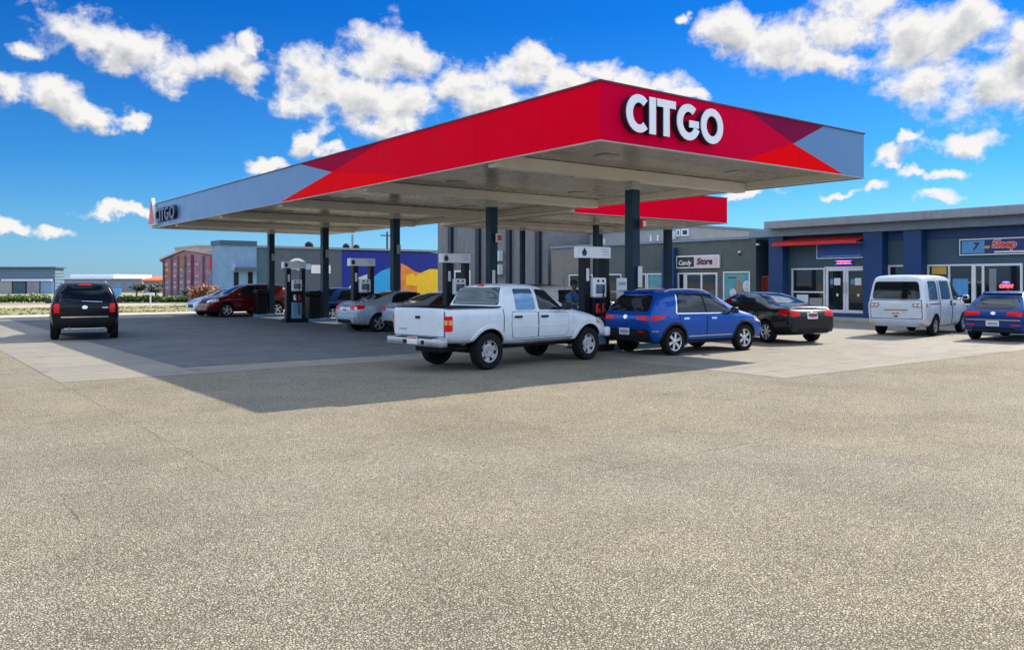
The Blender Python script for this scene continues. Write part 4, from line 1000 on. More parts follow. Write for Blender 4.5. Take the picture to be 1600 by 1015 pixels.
# ================================================================ vehicles
def lerp(a, b, t): return a + (b - a) * t
def rounded(pts, r=.05, n=3):
    out = []; N_ = len(pts)
    for i in range(N_):
        p0, p, p1 = Vector(pts[i - 1]), Vector(pts[i]), Vector(pts[(i + 1) % N_])
        a, b = (p0 - p), (p1 - p); k = min(r, a.length * .45, b.length * .45); A = p + a.normalized() * k; B = p + b.normalized() * k
        for j in range(n + 1):
            t = j / n; out.append(tuple((A * (1 - t) ** 2 + p * 2 * t * (1 - t) + B * t * t)[:]))
    return out
class Car:
    def __init__(s, name, label, cat, L, W, H, base, paint, heading, anchor, at, group=None, glass=None):
        """base = (L, W, H) the template was drawn for; anchor = template point (x, y) that stands at world point `at`"""
        s.k = (L / base[0], W / base[1], H / base[2]); s.L = base[0]; s.paint = paint; s.glass = glass or M['glass']
        c, sn = math.cos(heading), math.sin(heading)
        ax, ay = (anchor[0] - base[0] / 2) * s.k[0], anchor[1] * s.k[1]
        s.root = thing(name, label, cat, (at[0] - (c * ax - sn * ay), at[1] - (sn * ax + c * ay), 0), heading, group)
    def fin(s, bm, name, mats, parent=None, smooth=40):
        for v in bm.verts: v.co = Vector(((v.co.x - s.L / 2) * s.k[0], v.co.y * s.k[1], v.co.z * s.k[2]))
        me = bpy.data.meshes.new(name); bm.to_mesh(me); bm.free()
        return mesh_obj(name, me, mats, parent or s.root, smooth)
    def body(s, st, arches, r_arch, cuts=(), sub=2, side=.42):
        rings = []
        for xb, xs, xt, zb, zs, zt, wb, ws, wt in st:
            k = min(1., (zt - zs) / .5); half = [(xb, 0, zb), (xb, wb * .8, zb), (xb, wb, zb + .05),
                (lerp(xb, xs, .5), lerp(wb, ws, .72) + .012, lerp(zb, zs, .45)), (xs, ws, zs - .05 - .03 * k), (lerp(xs, xt, .06), ws - .025, zs + .015 * k),
                (lerp(xs, xt, .5), lerp(ws - .03, wt, .42), lerp(zs, zt, .52)), (lerp(xs, xt, .93), wt, zt - .07 * k - .008), (xt, wt - .10, zt - .022 * k), (xt, 0, zt)]
            rings.append(half)
        def cap(h, dx):
            cz = sum(p[2] for p in h) / len(h); return [(p[0] + dx, p[1] * .86, lerp(cz, p[2], .88)) for p in h]
        rings = [cap(rings[0], -.012)] + rings + [cap(rings[-1], .012)]
        bm = bmesh.new(); R = []
        for h in rings:
            v = [bm.verts.new(p) for p in h]; w = [bm.verts.new((p[0], -p[1], p[2])) for p in h[1:-1]]
            R.append(v + w[::-1])
        n = len(R[0])
        for A, B in zip(R, R[1:]):
            for i in range(n): bm.faces.new((A[i], A[(i + 1) % n], B[(i + 1) % n], B[i]))
        for A in (R[0], R[-1]):
            m = n // 2
            for i in range(m):
                a, b, c, d = A[i], A[i + 1], A[(n - i - 1) % n], A[(n - i) % n]
                q = []
                for x in (a, b, c, d):
                    if x not in q: q.append(x)
                if len(q) > 2: bm.faces.new(q)
        bmesh.ops.recalc_face_normals(bm, faces=bm.faces)
        me = bpy.data.meshes.new('tmp'); bm.to_mesh(me); bm.free()
        o = link(bpy.data.objects.new('tmp', me)); md = o.modifiers.new('s', 'SUBSURF'); md.levels = sub; md.render_levels = sub
        bpy.context.view_layer.update(); dg = bpy.context.evaluated_depsgraph_get()
        m1 = bpy.data.meshes.new_from_object(o.evaluated_get(dg)); bpy.data.objects.remove(o)
        s.bvh = BVHTree.FromPolygons([v.co.copy() for v in m1.vertices], [tuple(p.vertices) for p in m1.polygons])
        m1.materials.append(s.paint); m1.materials.append(M['gap'])
        o = link(bpy.data.objects.new('tmp', m1))
        cb = MB(); cb.k = 0
        wmax = max(q[7] for q in st)
        for x, z in arches:
            for sg in (-1, 1): cb.tube((x, sg * (wmax - .34), z), (x, sg * (wmax + .3), z), r_arch, n=40)
        for q in cuts: cb.box(*q, .03, 2)
        co = cb.build('cutter', [M['gap']])
        md = o.modifiers.new('b', 'BOOLEAN'); md.operation = 'DIFFERENCE'; md.object = co; md.solver = 'EXACT'; md.material_mode = 'TRANSFER'
        bpy.context.view_layer.update(); dg = bpy.context.evaluated_depsgraph_get()
        m2 = bpy.data.meshes.new_from_object(o.evaluated_get(dg)); bpy.data.objects.remove(o); bpy.data.objects.remove(co)
        mats = [m for m in m2.materials]; bm = bmesh.new(); bm.from_mesh(m2)
        s.bodyo = s.fin(bm, 'body', mats or [s.paint, M['gap']], smooth=38)
        return s.bodyo
    def hit(s, axis, a, b):
        o, d = {'L': ((a, 3, b), (0, -1, 0)), 'R': ((a, -3, b), (0, 1, 0)), 'rear': ((-3, a, b), (1, 0, 0)), 'front': ((s.L + 3, a, b), (-1, 0, 0)), 'top': ((a, b, 5), (0, 0, -1))}[axis]
        o, d = Vector(o), Vector(d); h = s.bvh.ray_cast(o, d)
        if h[0] is None:
            q = s.bvh.find_nearest(o + d * 2.4); return q[0], q[1], d
        return h[0], h[1], d
    def sheet(s, name, shapes, m, off=.005, thick=.012, cell=.09, parent=None, smooth=40):
        """a thin shaped piece lying on the body: shapes = [(outline in 2D, side it is seen from)]"""
        out = bmesh.new()
        for poly, axis in shapes:
            bm = bmesh.new(); bm.faces.new([bm.verts.new((p[0], p[1], 0)) for p in poly])
            for ax in (0, 1):
                lo, hi = min(p[ax] for p in poly), max(p[ax] for p in poly); c = math.ceil(lo / cell) * cell
                while c < hi:
                    if c > lo + .01 and c < hi - .01:
                        bmesh.ops.bisect_plane(bm, geom=bm.verts[:] + bm.edges[:] + bm.faces[:], plane_co=(c, 0, 0) if ax == 0 else (0, c, 0), plane_no=(1, 0, 0) if ax == 0 else (0, 1, 0))
                    c += cell
            mp = {}; lowr = {}
            for v in bm.verts:
                p, nr, d = s.hit(axis, v.co.x, v.co.y)
                if nr.dot(d) > 0: nr = -nr
                mp[v] = out.verts.new(p + nr * off); lowr[v] = p + nr * (off - thick)
            for f in bm.faces:
                try: out.faces.new([mp[v] for v in f.verts])
                except ValueError: pass
            low = {}
            for e in bm.edges:
                if len(e.link_faces) == 1:
                    for v in e.verts:
                        if v not in low: low[v] = out.verts.new(lowr[v])
                    a, b = e.verts
                    try: out.faces.new((mp[a], mp[b], low[b], low[a]))
                    except ValueError: pass
            bm.free()
        bmesh.ops.recalc_face_normals(out, faces=out.faces)
        return s.fin(out, name, m, parent, smooth)
    def both(s, name, poly, m, **k):
        return [s.sheet(name, [(poly, ax)], m, **k) for ax in ('L', 'R')]
    def door(s, poly, handle=None, hm=None, side=('L', 'R'), r=.05):
        cx, cz = sum(p[0] for p in poly) / len(poly), sum(p[1] for p in poly) / len(poly); P = rounded(poly, r)
        big = [(cx + (x - cx) * (1 + .012 / .4), cz + (z - cz) * (1 + .012 / .33)) for x, z in P]
        for ax in side:
            o = s.sheet('door', [(P, ax)], s.paint, off=.007, thick=.012)
            s.sheet('door_gap', [(big, ax)], M['gap'], off=.0022, thick=.006, parent=o)
            if handle:
                x, z = handle; s.sheet('handle', [(rounded([(x - .10, z - .022), (x + .10, z - .022), (x + .10, z + .022), (x - .10, z + .022)], .018), ax)], hm or s.paint, off=.034, thick=.03, parent=o)
    def arch_lip(s, cx, cz, r0, r1, m, off=.016, a0=-12, a1=192, zmin=.2, name='arch_trim'):
        for ax in ('L', 'R'):
            out = bmesh.new(); prev = None
            for i in range(33):
                t = rad(a0 + (a1 - a0) * i / 32); row = []
                for r, of in ((r0 - .004, .0), (r0 - .004, off), (lerp(r0, r1, .7), off), (r1, .001)):
                    x, z = cx + r * math.cos(t), max(zmin, cz + r * math.sin(t)); p, nr, d = s.hit(ax, x, z); p = Vector((x, p.y, z)) - Vector((0, d.y, 0)) * of; row.append(out.verts.new(p))
                if prev:
                    for j in range(3): out.faces.new((prev[j], prev[j + 1], row[j + 1], row[j]))
                prev = row
            bmesh.ops.recalc_face_normals(out, faces=out.faces); s.fin(out, name, m, None, 50)
    def boxp(s, name, m, q, bev=.01, parent=None, seg=2):
        b = MB(); b.box(*q, bev, seg); bmesh.ops.recalc_face_normals(b.bm, faces=b.bm.faces); return s.fin(b.bm, name, m, parent, 40)
    def mirror(s, x, z, y, m):
        for sg in (-1, 1):
            b = MB(); b.box(x - .07, x + .09, sg * (y + .05), sg * (y + .23), z - .07, z + .09, .04, 3); b.tube((x + .03, sg * (y - .05), z - .04), (x + .02, sg * (y + .1), z - .01), .03, n=8)
            bmesh.ops.recalc_face_normals(b.bm, faces=b.bm.faces); o = s.fin(b.bm, 'mirror', m)
            b = MB(); b.box(x - .078, x - .0705, sg * (y + .075), sg * (y + .21), z - .045, z + .065, .003); bmesh.ops.recalc_face_normals(b.bm, faces=b.bm.faces); s.fin(b.bm, 'mirror_glass', M['glass_green'], o)
    def plate(s, z, y=0, yellow=False, ink=None, axis='rear', off=.03, w=.18, h=.085):
        o = s.sheet('number_plate', [(rounded([(y - w, z - h), (y + w, z - h), (y + w, z + h), (y - w, z + h)], .02), axis)], M['plate_yellow'] if yellow else M['plate'], off=off, thick=.02, cell=1)
        b = []
        for k in range(6):
            yy = y - w * .72 + k * w * .25; b.append(([(yy, z - h * .5), (yy + w * .16, z - h * .5), (yy + w * .16, z + h * .35), (yy, z + h * .35)], axis))
        s.sheet('plate_characters', b, ink or M['plate_ink_blue'], off=off + .003, thick=.002, cell=1, parent=o)
    def wheels(s, xs, y, r, w, spokes, rim_m=None, steel=False, rim=.66, spw=.55):
        kz = s.k[2]; tm, rm = wheel_mesh(r * kz, w, spokes, steel, rim, spw)
        for x in xs:
            for sg in (1, -1):
                o = bpy.data.objects.new('wheel', tm); link(o, s.root); o.location = ((x - s.L / 2) * s.k[0], sg * y * s.k[1], r * kz); o.rotation_euler = (0, random.uniform(0, 6.28), 0 if sg > 0 else math.pi)
                q = bpy.data.objects.new('rim', rm if rim_m is None else rm); link(q, o)
                if rim_m is not None and not q.data.get('m'): pass
        for m in (rim_m,):
            if m is not None and len(rm.materials): rm.materials[0] = m
WM = {}
def wheel_mesh(r, w, n, steel, rim, spw):
    key = (round(r, 3), w, n, steel, rim, spw, len(WM) if steel else 0)
    b = MB(); R = r * rim; h = w / 2
    b.lathe([(R, -h * .75), (R * 1.05, -h * .96), (r * .90, -h), (r * .975, -h * .82), (r, -h * .45), (r, h * .45), (r * .975, h * .82), (r * .90, h), (R * 1.05, h * .96), (R, h * .75)], n=40)
    for sg in (-.22, .22): b.lathe([(r * 1.001, h * (sg - .035)), (r * 1.001, h * (sg + .035))], n=40)
    bmesh.ops.recalc_face_normals(b.bm, faces=b.bm.faces); tm = bpy.data.meshes.new('wheel'); b.bm.to_mesh(tm); b.bm.free(); tm.materials.append(M['tyre'])
    for p in tm.polygons: p.use_smooth = True
    tm.set_sharp_from_angle(angle=rad(35))
    b = MB(); b.k = 1; b.lathe([(R * .99, -h * .7), (R * .93, -h * .1), (R * .93, h * .35)], n=40); b.lathe([(0.001, h * .05), (R * .93, h * .05)], n=40)
    b.k = 0; b.lathe([(R * .90, h * .5), (R * .93, h * .72), (R * 1.0, h * .78), (R * 1.01, h * .66)], n=40)
    if steel:
        b.lathe([(.001, h * .62), (R * .22, h * .64), (R * .26, h * .50), (R * .50, h * .58), (R * .62, h * .52), (R * .66, h * .40)], n=40)
        for k in range(n):
            t = 2 * math.pi * k / n; d = 2 * math.pi / n * .34
            pts = [(R * .60 * math.cos(t - d), h * .48, R * .60 * math.sin(t - d)), (R * .60 * math.cos(t + d), h * .48, R * .60 * math.sin(t + d)), (R * .92 * math.cos(t + d * .8), h * .56, R * .92 * math.sin(t + d * .8)), (R * .92 * math.cos(t - d * .8), h * .56, R * .92 * math.sin(t - d * .8))]
            b.prism(pts, (0, -.02, 0))
    else:
        for k in range(n):
            t = 2 * math.pi * k / n; wd = R * spw / n * 1.5
            ex, ez = math.cos(t), math.sin(t); tx, tz = -ez, ex
            q = []
            for rr_, ww in ((R * .14, wd * .9), (R * .94, wd * 1.15)): q.append((ex * rr_, ez * rr_, ww))
            pts = [(q[0][0] + tx * q[0][2], h * .66, q[0][1] + tz * q[0][2]), (q[1][0] + tx * q[1][2], h * .62, q[1][1] + tz * q[1][2]), (q[1][0] - tx * q[1][2], h * .62, q[1][1] - tz * q[1][2]), (q[0][0] - tx * q[0][2], h * .66, q[0][1] - tz * q[0][2])]
            b.prism(pts, (0, -.035, 0))
        b.lathe([(.001, h * .74), (R * .13, h * .73), (R * .20, h * .66), (R * .22, h * .40)], n=24)
    bmesh.ops.recalc_face_normals(b.bm, faces=b.bm.faces); rm = bpy.data.meshes.new('rim'); b.bm.to_mesh(rm); b.bm.free(); rm.materials.append(M['steel_rim'] if steel else M['alloy']); rm.materials.append(M['gap'])
    for p in rm.polygons: p.use_smooth = True
    rm.set_sharp_from_angle(angle=rad(35))
    return tm, rm

# ---------------------------------------------------------------- sedan
def sedan(label, paint, L, W, H, heading, anchor, at, tail='wide', plate=(0.62, False, None), rim_n=5, group=None, detail=True, glass=None, lens=None, name='sedan_car'):
    c = Car(name, label, 'car', L, W, H, (4.5, 1.78, 1.45), paint, heading, anchor, at, group, glass)
    c.body([(.03, .02, .16, .34, .86, 1.02, .70, .76, .64), (.10, .10, .24, .27, .90, 1.06, .77, .83, .68), (.45, .45, .48, .23, .93, 1.08, .82, .87, .70), (.80, .80, .86, .21, .94, 1.10, .83, .885, .68), (1.25, 1.25, 1.28, .20, .94, 1.30, .83, .89, .61), (1.72, 1.72, 1.70, .20, .935, 1.425, .83, .89, .57), (2.2, 2.2, 2.2, .20, .93, 1.455, .83, .89, .58), (2.65, 2.65, 2.62, .20, .925, 1.42, .83, .89, .58), (2.95, 2.95, 2.95, .20, .92, 1.31, .83, .89, .61), (3.42, 3.42, 3.46, .20, .91, 1.02, .83, .885, .70), (3.85, 3.85, 3.85, .21, .86, .955, .82, .87, .69), (4.22, 4.22, 4.20, .24, .75, .84, .79, .83, .64), (4.42, 4.42, 4.38, .28, .60, .70, .70, .74, .56)],
           [(.92, .32), (3.62, .32)], .37)
    c.both('window', rounded([(1.42, .985), (2.16, .985), (2.16, 1.365), (1.80, 1.345), (1.56, 1.22)], .05), c.glass, off=.006)
    c.both('window', rounded([(2.22, .985), (3.16, .985), (2.90, 1.21), (2.66, 1.35), (2.22, 1.365)], .05), c.glass, off=.006)
    c.sheet('rear_window', [(rounded([(-.60, 1.125), (.60, 1.125), (.49, 1.385), (-.49, 1.385)], .06), 'rear')], c.glass, off=.006, cell=.07)
    c.sheet('windscreen', [(rounded([(-.62, 1.05), (.62, 1.05), (.50, 1.38), (-.50, 1.38)], .06), 'front')], c.glass, off=.006, cell=.07)
    c.door([(1.40, .33), (2.17, .33), (2.17, .93), (1.22, .93), (1.24, .70)], (1.45, .85), c.paint if tail != 'chrome' else M['chrome'])
    c.door([(2.21, .33), (3.20, .33), (3.24, .60), (3.22, .91), (2.21, .93)], (2.42, .84), c.paint)
    lz = lens or M['red_lens']
    for sg in (-1, 1):
        c.sheet('taillight', [(rounded([(sg * .42, .79), (sg * .72, .76), (sg * .75, .94), (sg * .44, .90)], .03), 'rear'), (rounded([(.10, .78), (.34, .83), (.40, .93), (.10, .94)], .03), 'L' if sg > 0 else 'R')], lz, off=.01)
        c.sheet('headlight', [(rounded([(sg * .40, .60), (sg * .66, .60), (sg * .68, .74), (sg * .44, .70)], .03), 'front'), (rounded([(3.98, .66), (4.32, .60), (4.28, .72), (4.00, .78)], .03), 'L' if sg > 0 else 'R')], M['clear_lens'], off=.01)
    c.sheet('rear_bumper', [(rounded([(-.70, .36), (.70, .36), (.72, .58), (-.72, .58)], .05), 'rear')], c.paint, off=.035, thick=.04)
    c.sheet('bumper_insert', [(rounded([(-.55, .34), (.55, .34), (.50, .45), (-.50, .45)], .04), 'rear')], M['trim'], off=.042, thick=.02)
    c.sheet('grille', [(rounded([(-.36, .44), (.36, .44), (.40, .60), (-.40, .60)], .04), 'front')], M['trim'], off=.01)
    for ax in ('L', 'R'): c.sheet('window_pillar', [([(2.165, .985), (2.215, .985), (2.215, 1.365), (2.165, 1.365)], ax)], M['gap'], off=.0065, thick=.008)
    c.sheet('boot_gap', [([(-.66, .985), (.66, .985), (.66, .995), (-.66, .995)], 'rear')], M['gap'], off=.003, thick=.004)
    c.sheet('badge', [(arc_pts(0, .905, .05, .035, 0, 352, 14), 'rear')], M['chrome'], off=.014, thick=.012, cell=1)
    c.plate(plate[0] + .17, 0, plate[1], plate[2], off=.014)
    c.mirror(3.02, .97, .86, c.paint)
    c.wheels((.92, 3.62), .775, .32, .20, rim_n)
    c.sheet('sill_trim', [([(1.35, .235), (3.2, .235), (3.2, .30), (1.35, .30)], 'L'), ([(1.35, .235), (3.2, .235), (3.2, .30), (1.35, .30)], 'R')], M['trim'], off=.006)
    return c
# ---------------------------------------------------------------- sport utility / hatch
SUV_ST = [(.06, .04, .44, .42, 1.00, 1.54, .74, .80, .58), (.14, .12, .52, .34, 1.02, 1.60, .82, .88, .62), (.55, .55, .80, .28, 1.02, 1.635, .85, .915, .65), (1.2, 1.2, 1.3, .25, 1.005, 1.66, .86, .92, .655), (2.0, 2.0, 2.0, .25, .99, 1.655, .86, .92, .655), (2.55, 2.55, 2.50, .25, .985, 1.60, .86, .92, .64), (2.9, 2.9, 2.9, .25, .98, 1.42, .86, .92, .66), (3.38, 3.38, 3.42, .25, .975, 1.10, .86, .915, .74), (3.75, 3.75, 3.75, .26, .94, 1.045, .85, .90, .74), (4.14, 4.14, 4.12, .29, .84, .95, .82, .87, .70), (4.38, 4.38, 4.34, .33, .66, .78, .74, .79, .62)]
def suv(label, paint, L, W, H, heading, anchor, at, style='kia', plate_z=.60, rim_n=6, clad=True, group=None, cat='car', name='suv_car', glass=None, rails=True):
    c = Car(name, label, cat, L, W, H, (4.44, 1.84, 1.66), paint, heading, anchor, at, group, glass)
    st = SUV_ST
    if style == 'jeep':
        st = [(.05, .03, .20, .46, 1.02, 1.62, .78, .84, .60), (.13, .11, .28, .38, 1.04, 1.67, .85, .90, .66), (.6, .6, .65, .30, 1.04, 1.69, .87, .925, .68), (1.3, 1.3, 1.3, .28, 1.03, 1.70, .87, .925, .68), (2.0, 2.0, 2.0, .28, 1.02, 1.695, .87, .925, .68), (2.55, 2.55, 2.45, .28, 1.02, 1.66, .87, .925, .67), (3.1, 3.1, 3.1, .28, 1.02, 1.14, .87, .92, .76), (3.6, 3.6, 3.6, .29, 1.00, 1.10, .86, .91, .77), (4.1, 4.1, 4.08, .32, .93, 1.03, .84, .88, .74), (4.36, 4.36, 4.34, .36, .80, .92, .78, .82, .68)]
    if style == 'hatch':
        st = [(.06, .03, .70, .36, .98, 1.50, .74, .80, .56), (.14, .10, .78, .29, 1.0, 1.57, .82, .88, .60), (.55, .55, 1.0, .25, 1.0, 1.62, .85, .915, .63)] + [(q[0], q[1], max(q[2], 1.32), q[3] - .02, *q[4:]) for q in SUV_ST[3:]]
    c.body(st, [(.88, .35), (3.52, .35)], .415)
    ztop = 1.53
    if style == 'jeep':
        W1 = [(.55, 1.09), (1.02, 1.09), (1.02, 1.56), (.62, 1.56)]; W2 = [(1.10, 1.08), (1.92, 1.07), (1.92, 1.57), (1.10, 1.57)]; W3 = [(1.98, 1.07), (2.86, 1.07), (2.50, 1.55), (1.98, 1.57)]
        RW = [(-.74, 1.12), (.74, 1.12), (.60, 1.57), (-.60, 1.57)]; WS = [(-.62, 1.18), (.62, 1.18), (.55, 1.60), (-.55, 1.60)]
    elif style == 'hatch':
        W1 = None; W2 = [(1.10, 1.06), (1.98, 1.05), (1.98, 1.53), (1.40, 1.50)]; W3 = [(2.05, 1.05), (3.02, 1.05), (2.82, 1.25), (2.52, 1.48), (2.05, 1.53)]
        RW = [(-.62, 1.06), (.62, 1.06), (.47, 1.46), (-.47, 1.46)]; WS = [(-.66, 1.13), (.66, 1.13), (.53, 1.52), (-.53, 1.52)]
    else:
        W1 = None; W2 = [(.98, 1.07), (1.98, 1.05), (1.98, 1.53), (1.14, 1.53)]; W3 = [(2.05, 1.05), (3.02, 1.05), (2.80, 1.25), (2.52, 1.49), (2.05, 1.53)]
        RW = [(-.73, 1.10), (.73, 1.10), (.58, 1.49), (-.58, 1.49)]; WS = [(-.66, 1.13), (.66, 1.13), (.53, 1.52), (-.53, 1.52)]
    for Q in (W1, W2, W3):
        if Q: c.both('window', rounded(Q, .06), c.glass, off=.007)
    if style == 'kia':
        for ax in ('L', 'R'):
            c.sheet('window_trim', [([(.93, 1.025), (3.05, 1.005), (3.05, 1.03), (.93, 1.05)], ax), ([(.90, 1.05), (.945, 1.05), (1.10, 1.50), (1.06, 1.50)], ax)], M['chrome'], off=.012, thick=.01)
    if style != 'jeep':
        for ax in ('L', 'R'): c.sheet('window_pillar', [([(1.985, 1.05), (2.045, 1.05), (2.045, 1.53), (1.985, 1.53)], ax)], M['gap'], off=.006, thick=.008)
    c.sheet('rear_window', [(rounded(RW, .07), 'rear')], c.glass, off=.007, cell=.07)
    c.sheet('windscreen', [(rounded(WS, .07), 'front')], c.glass, off=.007, cell=.07)
    c.door([(1.34, .40), (1.99, .40), (1.99, .985), (1.00, 1.0), (1.14, .72)], (1.24, .91), M['chrome'] if style == 'kia' else c.paint)
    c.door([(2.04, .40), (2.95, .40), (3.04, .60), (3.06, .97), (2.04, .985)], (2.26, .90), M['chrome'] if style == 'kia' else c.paint)
    if clad:
        for x in (.88, 3.52): c.arch_lip(x, .35, .415, .475, M['trim'] if style != 'maroon' else c.paint, zmin=.30)
        for ax in ('L', 'R'): c.sheet('sill_cladding', [([(1.34, .28), (3.06, .28), (3.06, .37), (1.34, .37)], ax)], M['trim'], off=.016, thick=.02)
        c.sheet('rear_bumper', [(rounded([(-.78, .40), (.78, .40), (.80, .66), (-.80, .66)], .05), 'rear')], M['trim'], off=.05, thick=.06)
    else:
        c.sheet('rear_bumper', [(rounded([(-.76, .38), (.76, .38), (.80, .66), (-.80, .66)], .06), 'rear')], c.paint, off=.05, thick=.06)
        c.sheet('bumper_insert', [(rounded([(-.60, .36), (.60, .36), (.56, .48), (-.56, .48)], .04), 'rear')], M['trim'], off=.056, thick=.02)
    for sg in (-1, 1):
        sd_ = 'L' if sg > 0 else 'R'
        if style == 'jeep':
            c.sheet('taillight', [(rounded([(sg * .66, .80), (sg * .80, .80), (sg * .80, 1.06), (sg * .66, 1.06)], .03), 'rear'), (rounded([(.10, .80), (.22, .80), (.22, 1.06), (.10, 1.06)], .03), sd_)], M['red_lens'], off=.014)
        elif style == 'hatch':
            c.sheet('taillight', [(rounded([(sg * .36, .87), (sg * .78, .83), (sg * .78, .98), (sg * .38, .97)], .03), 'rear'), (rounded([(.12, .84), (.34, .88), (.42, .98), (.12, .985)], .03), sd_)], M['red_lens'], off=.014)
            c.sheet('reflector', [(rounded([(sg * .50, .53), (sg * .74, .54), (sg * .74, .58), (sg * .50, .57)], .015), 'rear')], M['red_lens'], off=.058, thick=.01)
        else:
            c.sheet('taillight', [(rounded([(sg * .40, .90), (sg * .78, .86), (sg * .78, .99), (sg * .42, .985)], .03), 'rear'), (rounded([(.12, .86), (.42, .92), (.58, 1.0), (.12, .995)], .03), sd_)], M['red_lens'], off=.014)
            c.sheet('reflector', [(rounded([(sg * .50, .59), (sg * .66, .59), (sg * .66, .63), (sg * .50, .63)], .015), 'rear')], M['red_lens'], off=.058, thick=.01)
            c.sheet('fog_lamp_trim', [(rounded([(sg * .68, .58), (sg * .79, .60), (sg * .79, .64), (sg * .66, .64)], .015), 'rear'), (rounded([(.12, .60), (.34, .62), (.12, .65)], .01), sd_)], M['chrome'], off=.03, thick=.02)
        c.sheet('headlight', [(rounded([(sg * .40, .72), (sg * .70, .74), (sg * .72, .88), (sg * .46, .82)], .03), 'front'), (rounded([(3.92, .80), (4.28, .72), (4.22, .86), (3.94, .92)], .03), sd_)], M['clear_lens'], off=.012)
        c.sheet('fog_lamp', [(arc_pts(sg * .56, .47, .07, .07, 0, 340, 12), 'front')], M['clear_lens'], off=.02, cell=1)
    c.sheet('grille', [(rounded([(-.38, .66), (.38, .66), (.42, .80), (-.42, .80)], .04), 'front')], M['trim'], off=.012)
    c.sheet('front_bumper', [(rounded([(-.68, .36), (.68, .36), (.70, .56), (-.70, .56)], .05), 'front')], c.paint, off=.04, thick=.05)
    c.sheet('badge', [(arc_pts(0, .955 if style != 'hatch' else .925, .075, .05, 0, 352, 18), 'rear')], M['chrome'], off=.014, thick=.012, cell=1)
    if style == 'jeep':
        c.sheet('chrome_strip', [([(-.62, .665), (.62, .665), (.62, .70), (-.62, .70)], 'rear')], M['chrome'], off=.075, thick=.02)
        c.sheet('brake_light', [([(-.18, 1.585), (.18, 1.585), (.15, 1.615), (-.15, 1.615)], 'rear')], M['red_lens'], off=.014)
        c.sheet('wiper', [([(-.46, 1.09), (.08, 1.12), (.08, 1.135), (-.46, 1.115)], 'rear')], M['chrome'], off=.02, thick=.01)
        c.sheet('model_strip', [([(-.62, .93), (-.46, .93), (-.46, .955), (-.62, .955)], 'rear')], M['chrome'], off=.012)
        c.boxp('tow_bar', M['steel_bumper'], (.12, .20, -.55, .55, .30, .36))
        c.boxp('exhaust', M['steel_bumper'], (.10, .5, .35, .45, .33, .40), .03)
    else: c.plate(plate_z if style != 'hatch' else .60, -.0, False, M['plate_ink_blue'], off=.06)
    if style == 'hatch': c.sheet('tailgate_strip', [([(-.74, .70), (.74, .70), (.74, .722), (-.74, .722)], 'rear')], M['chrome'], off=.03, thick=.02)
    if style == 'kia':
        for ax in ('L', 'R'):
            c.sheet('door_moulding', [([(1.36, .455), (2.98, .455), (2.98, .475), (1.36, .475)], ax)], M['chrome'], off=.016, thick=.012)
        c.sheet('tailgate_gap', [([(-.74, .705), (.74, .705), (.74, .715), (-.74, .715)], 'rear')], M['gap'], off=.003, thick=.006)
    if style in ('kia', 'hatch'):
        c.sheet('roof_spoiler', [(rounded([(-.56, 1.53), (.56, 1.53), (.52, 1.565), (-.52, 1.565)], .02), 'rear')], c.paint, off=.06, thick=.08)
    c.mirror(2.92, 1.08, .90, M['trim'] if style in ('kia', 'jeep') else c.paint)
    if rails:
        for sg in (-1, 1):
            x0, x1 = (.80, 2.45) if style != 'jeep' else (.45, 2.3); pts = []
            for k in range(9):
                x = lerp(x0, x1, k / 8); p = c.hit('top', x, sg * .57)[0]; pts.append((x, sg * .57, p.z + (.035 if 0 < k < 8 else -.01)))
            b = MB(); b.path(pts, .016)
            bmesh.ops.recalc_face_normals(b.bm, faces=b.bm.faces); c.fin(b.bm, 'roof_rail', M['alloy'])
    c.wheels((.88, 3.52), .80, .35, .23, rim_n)
    return c
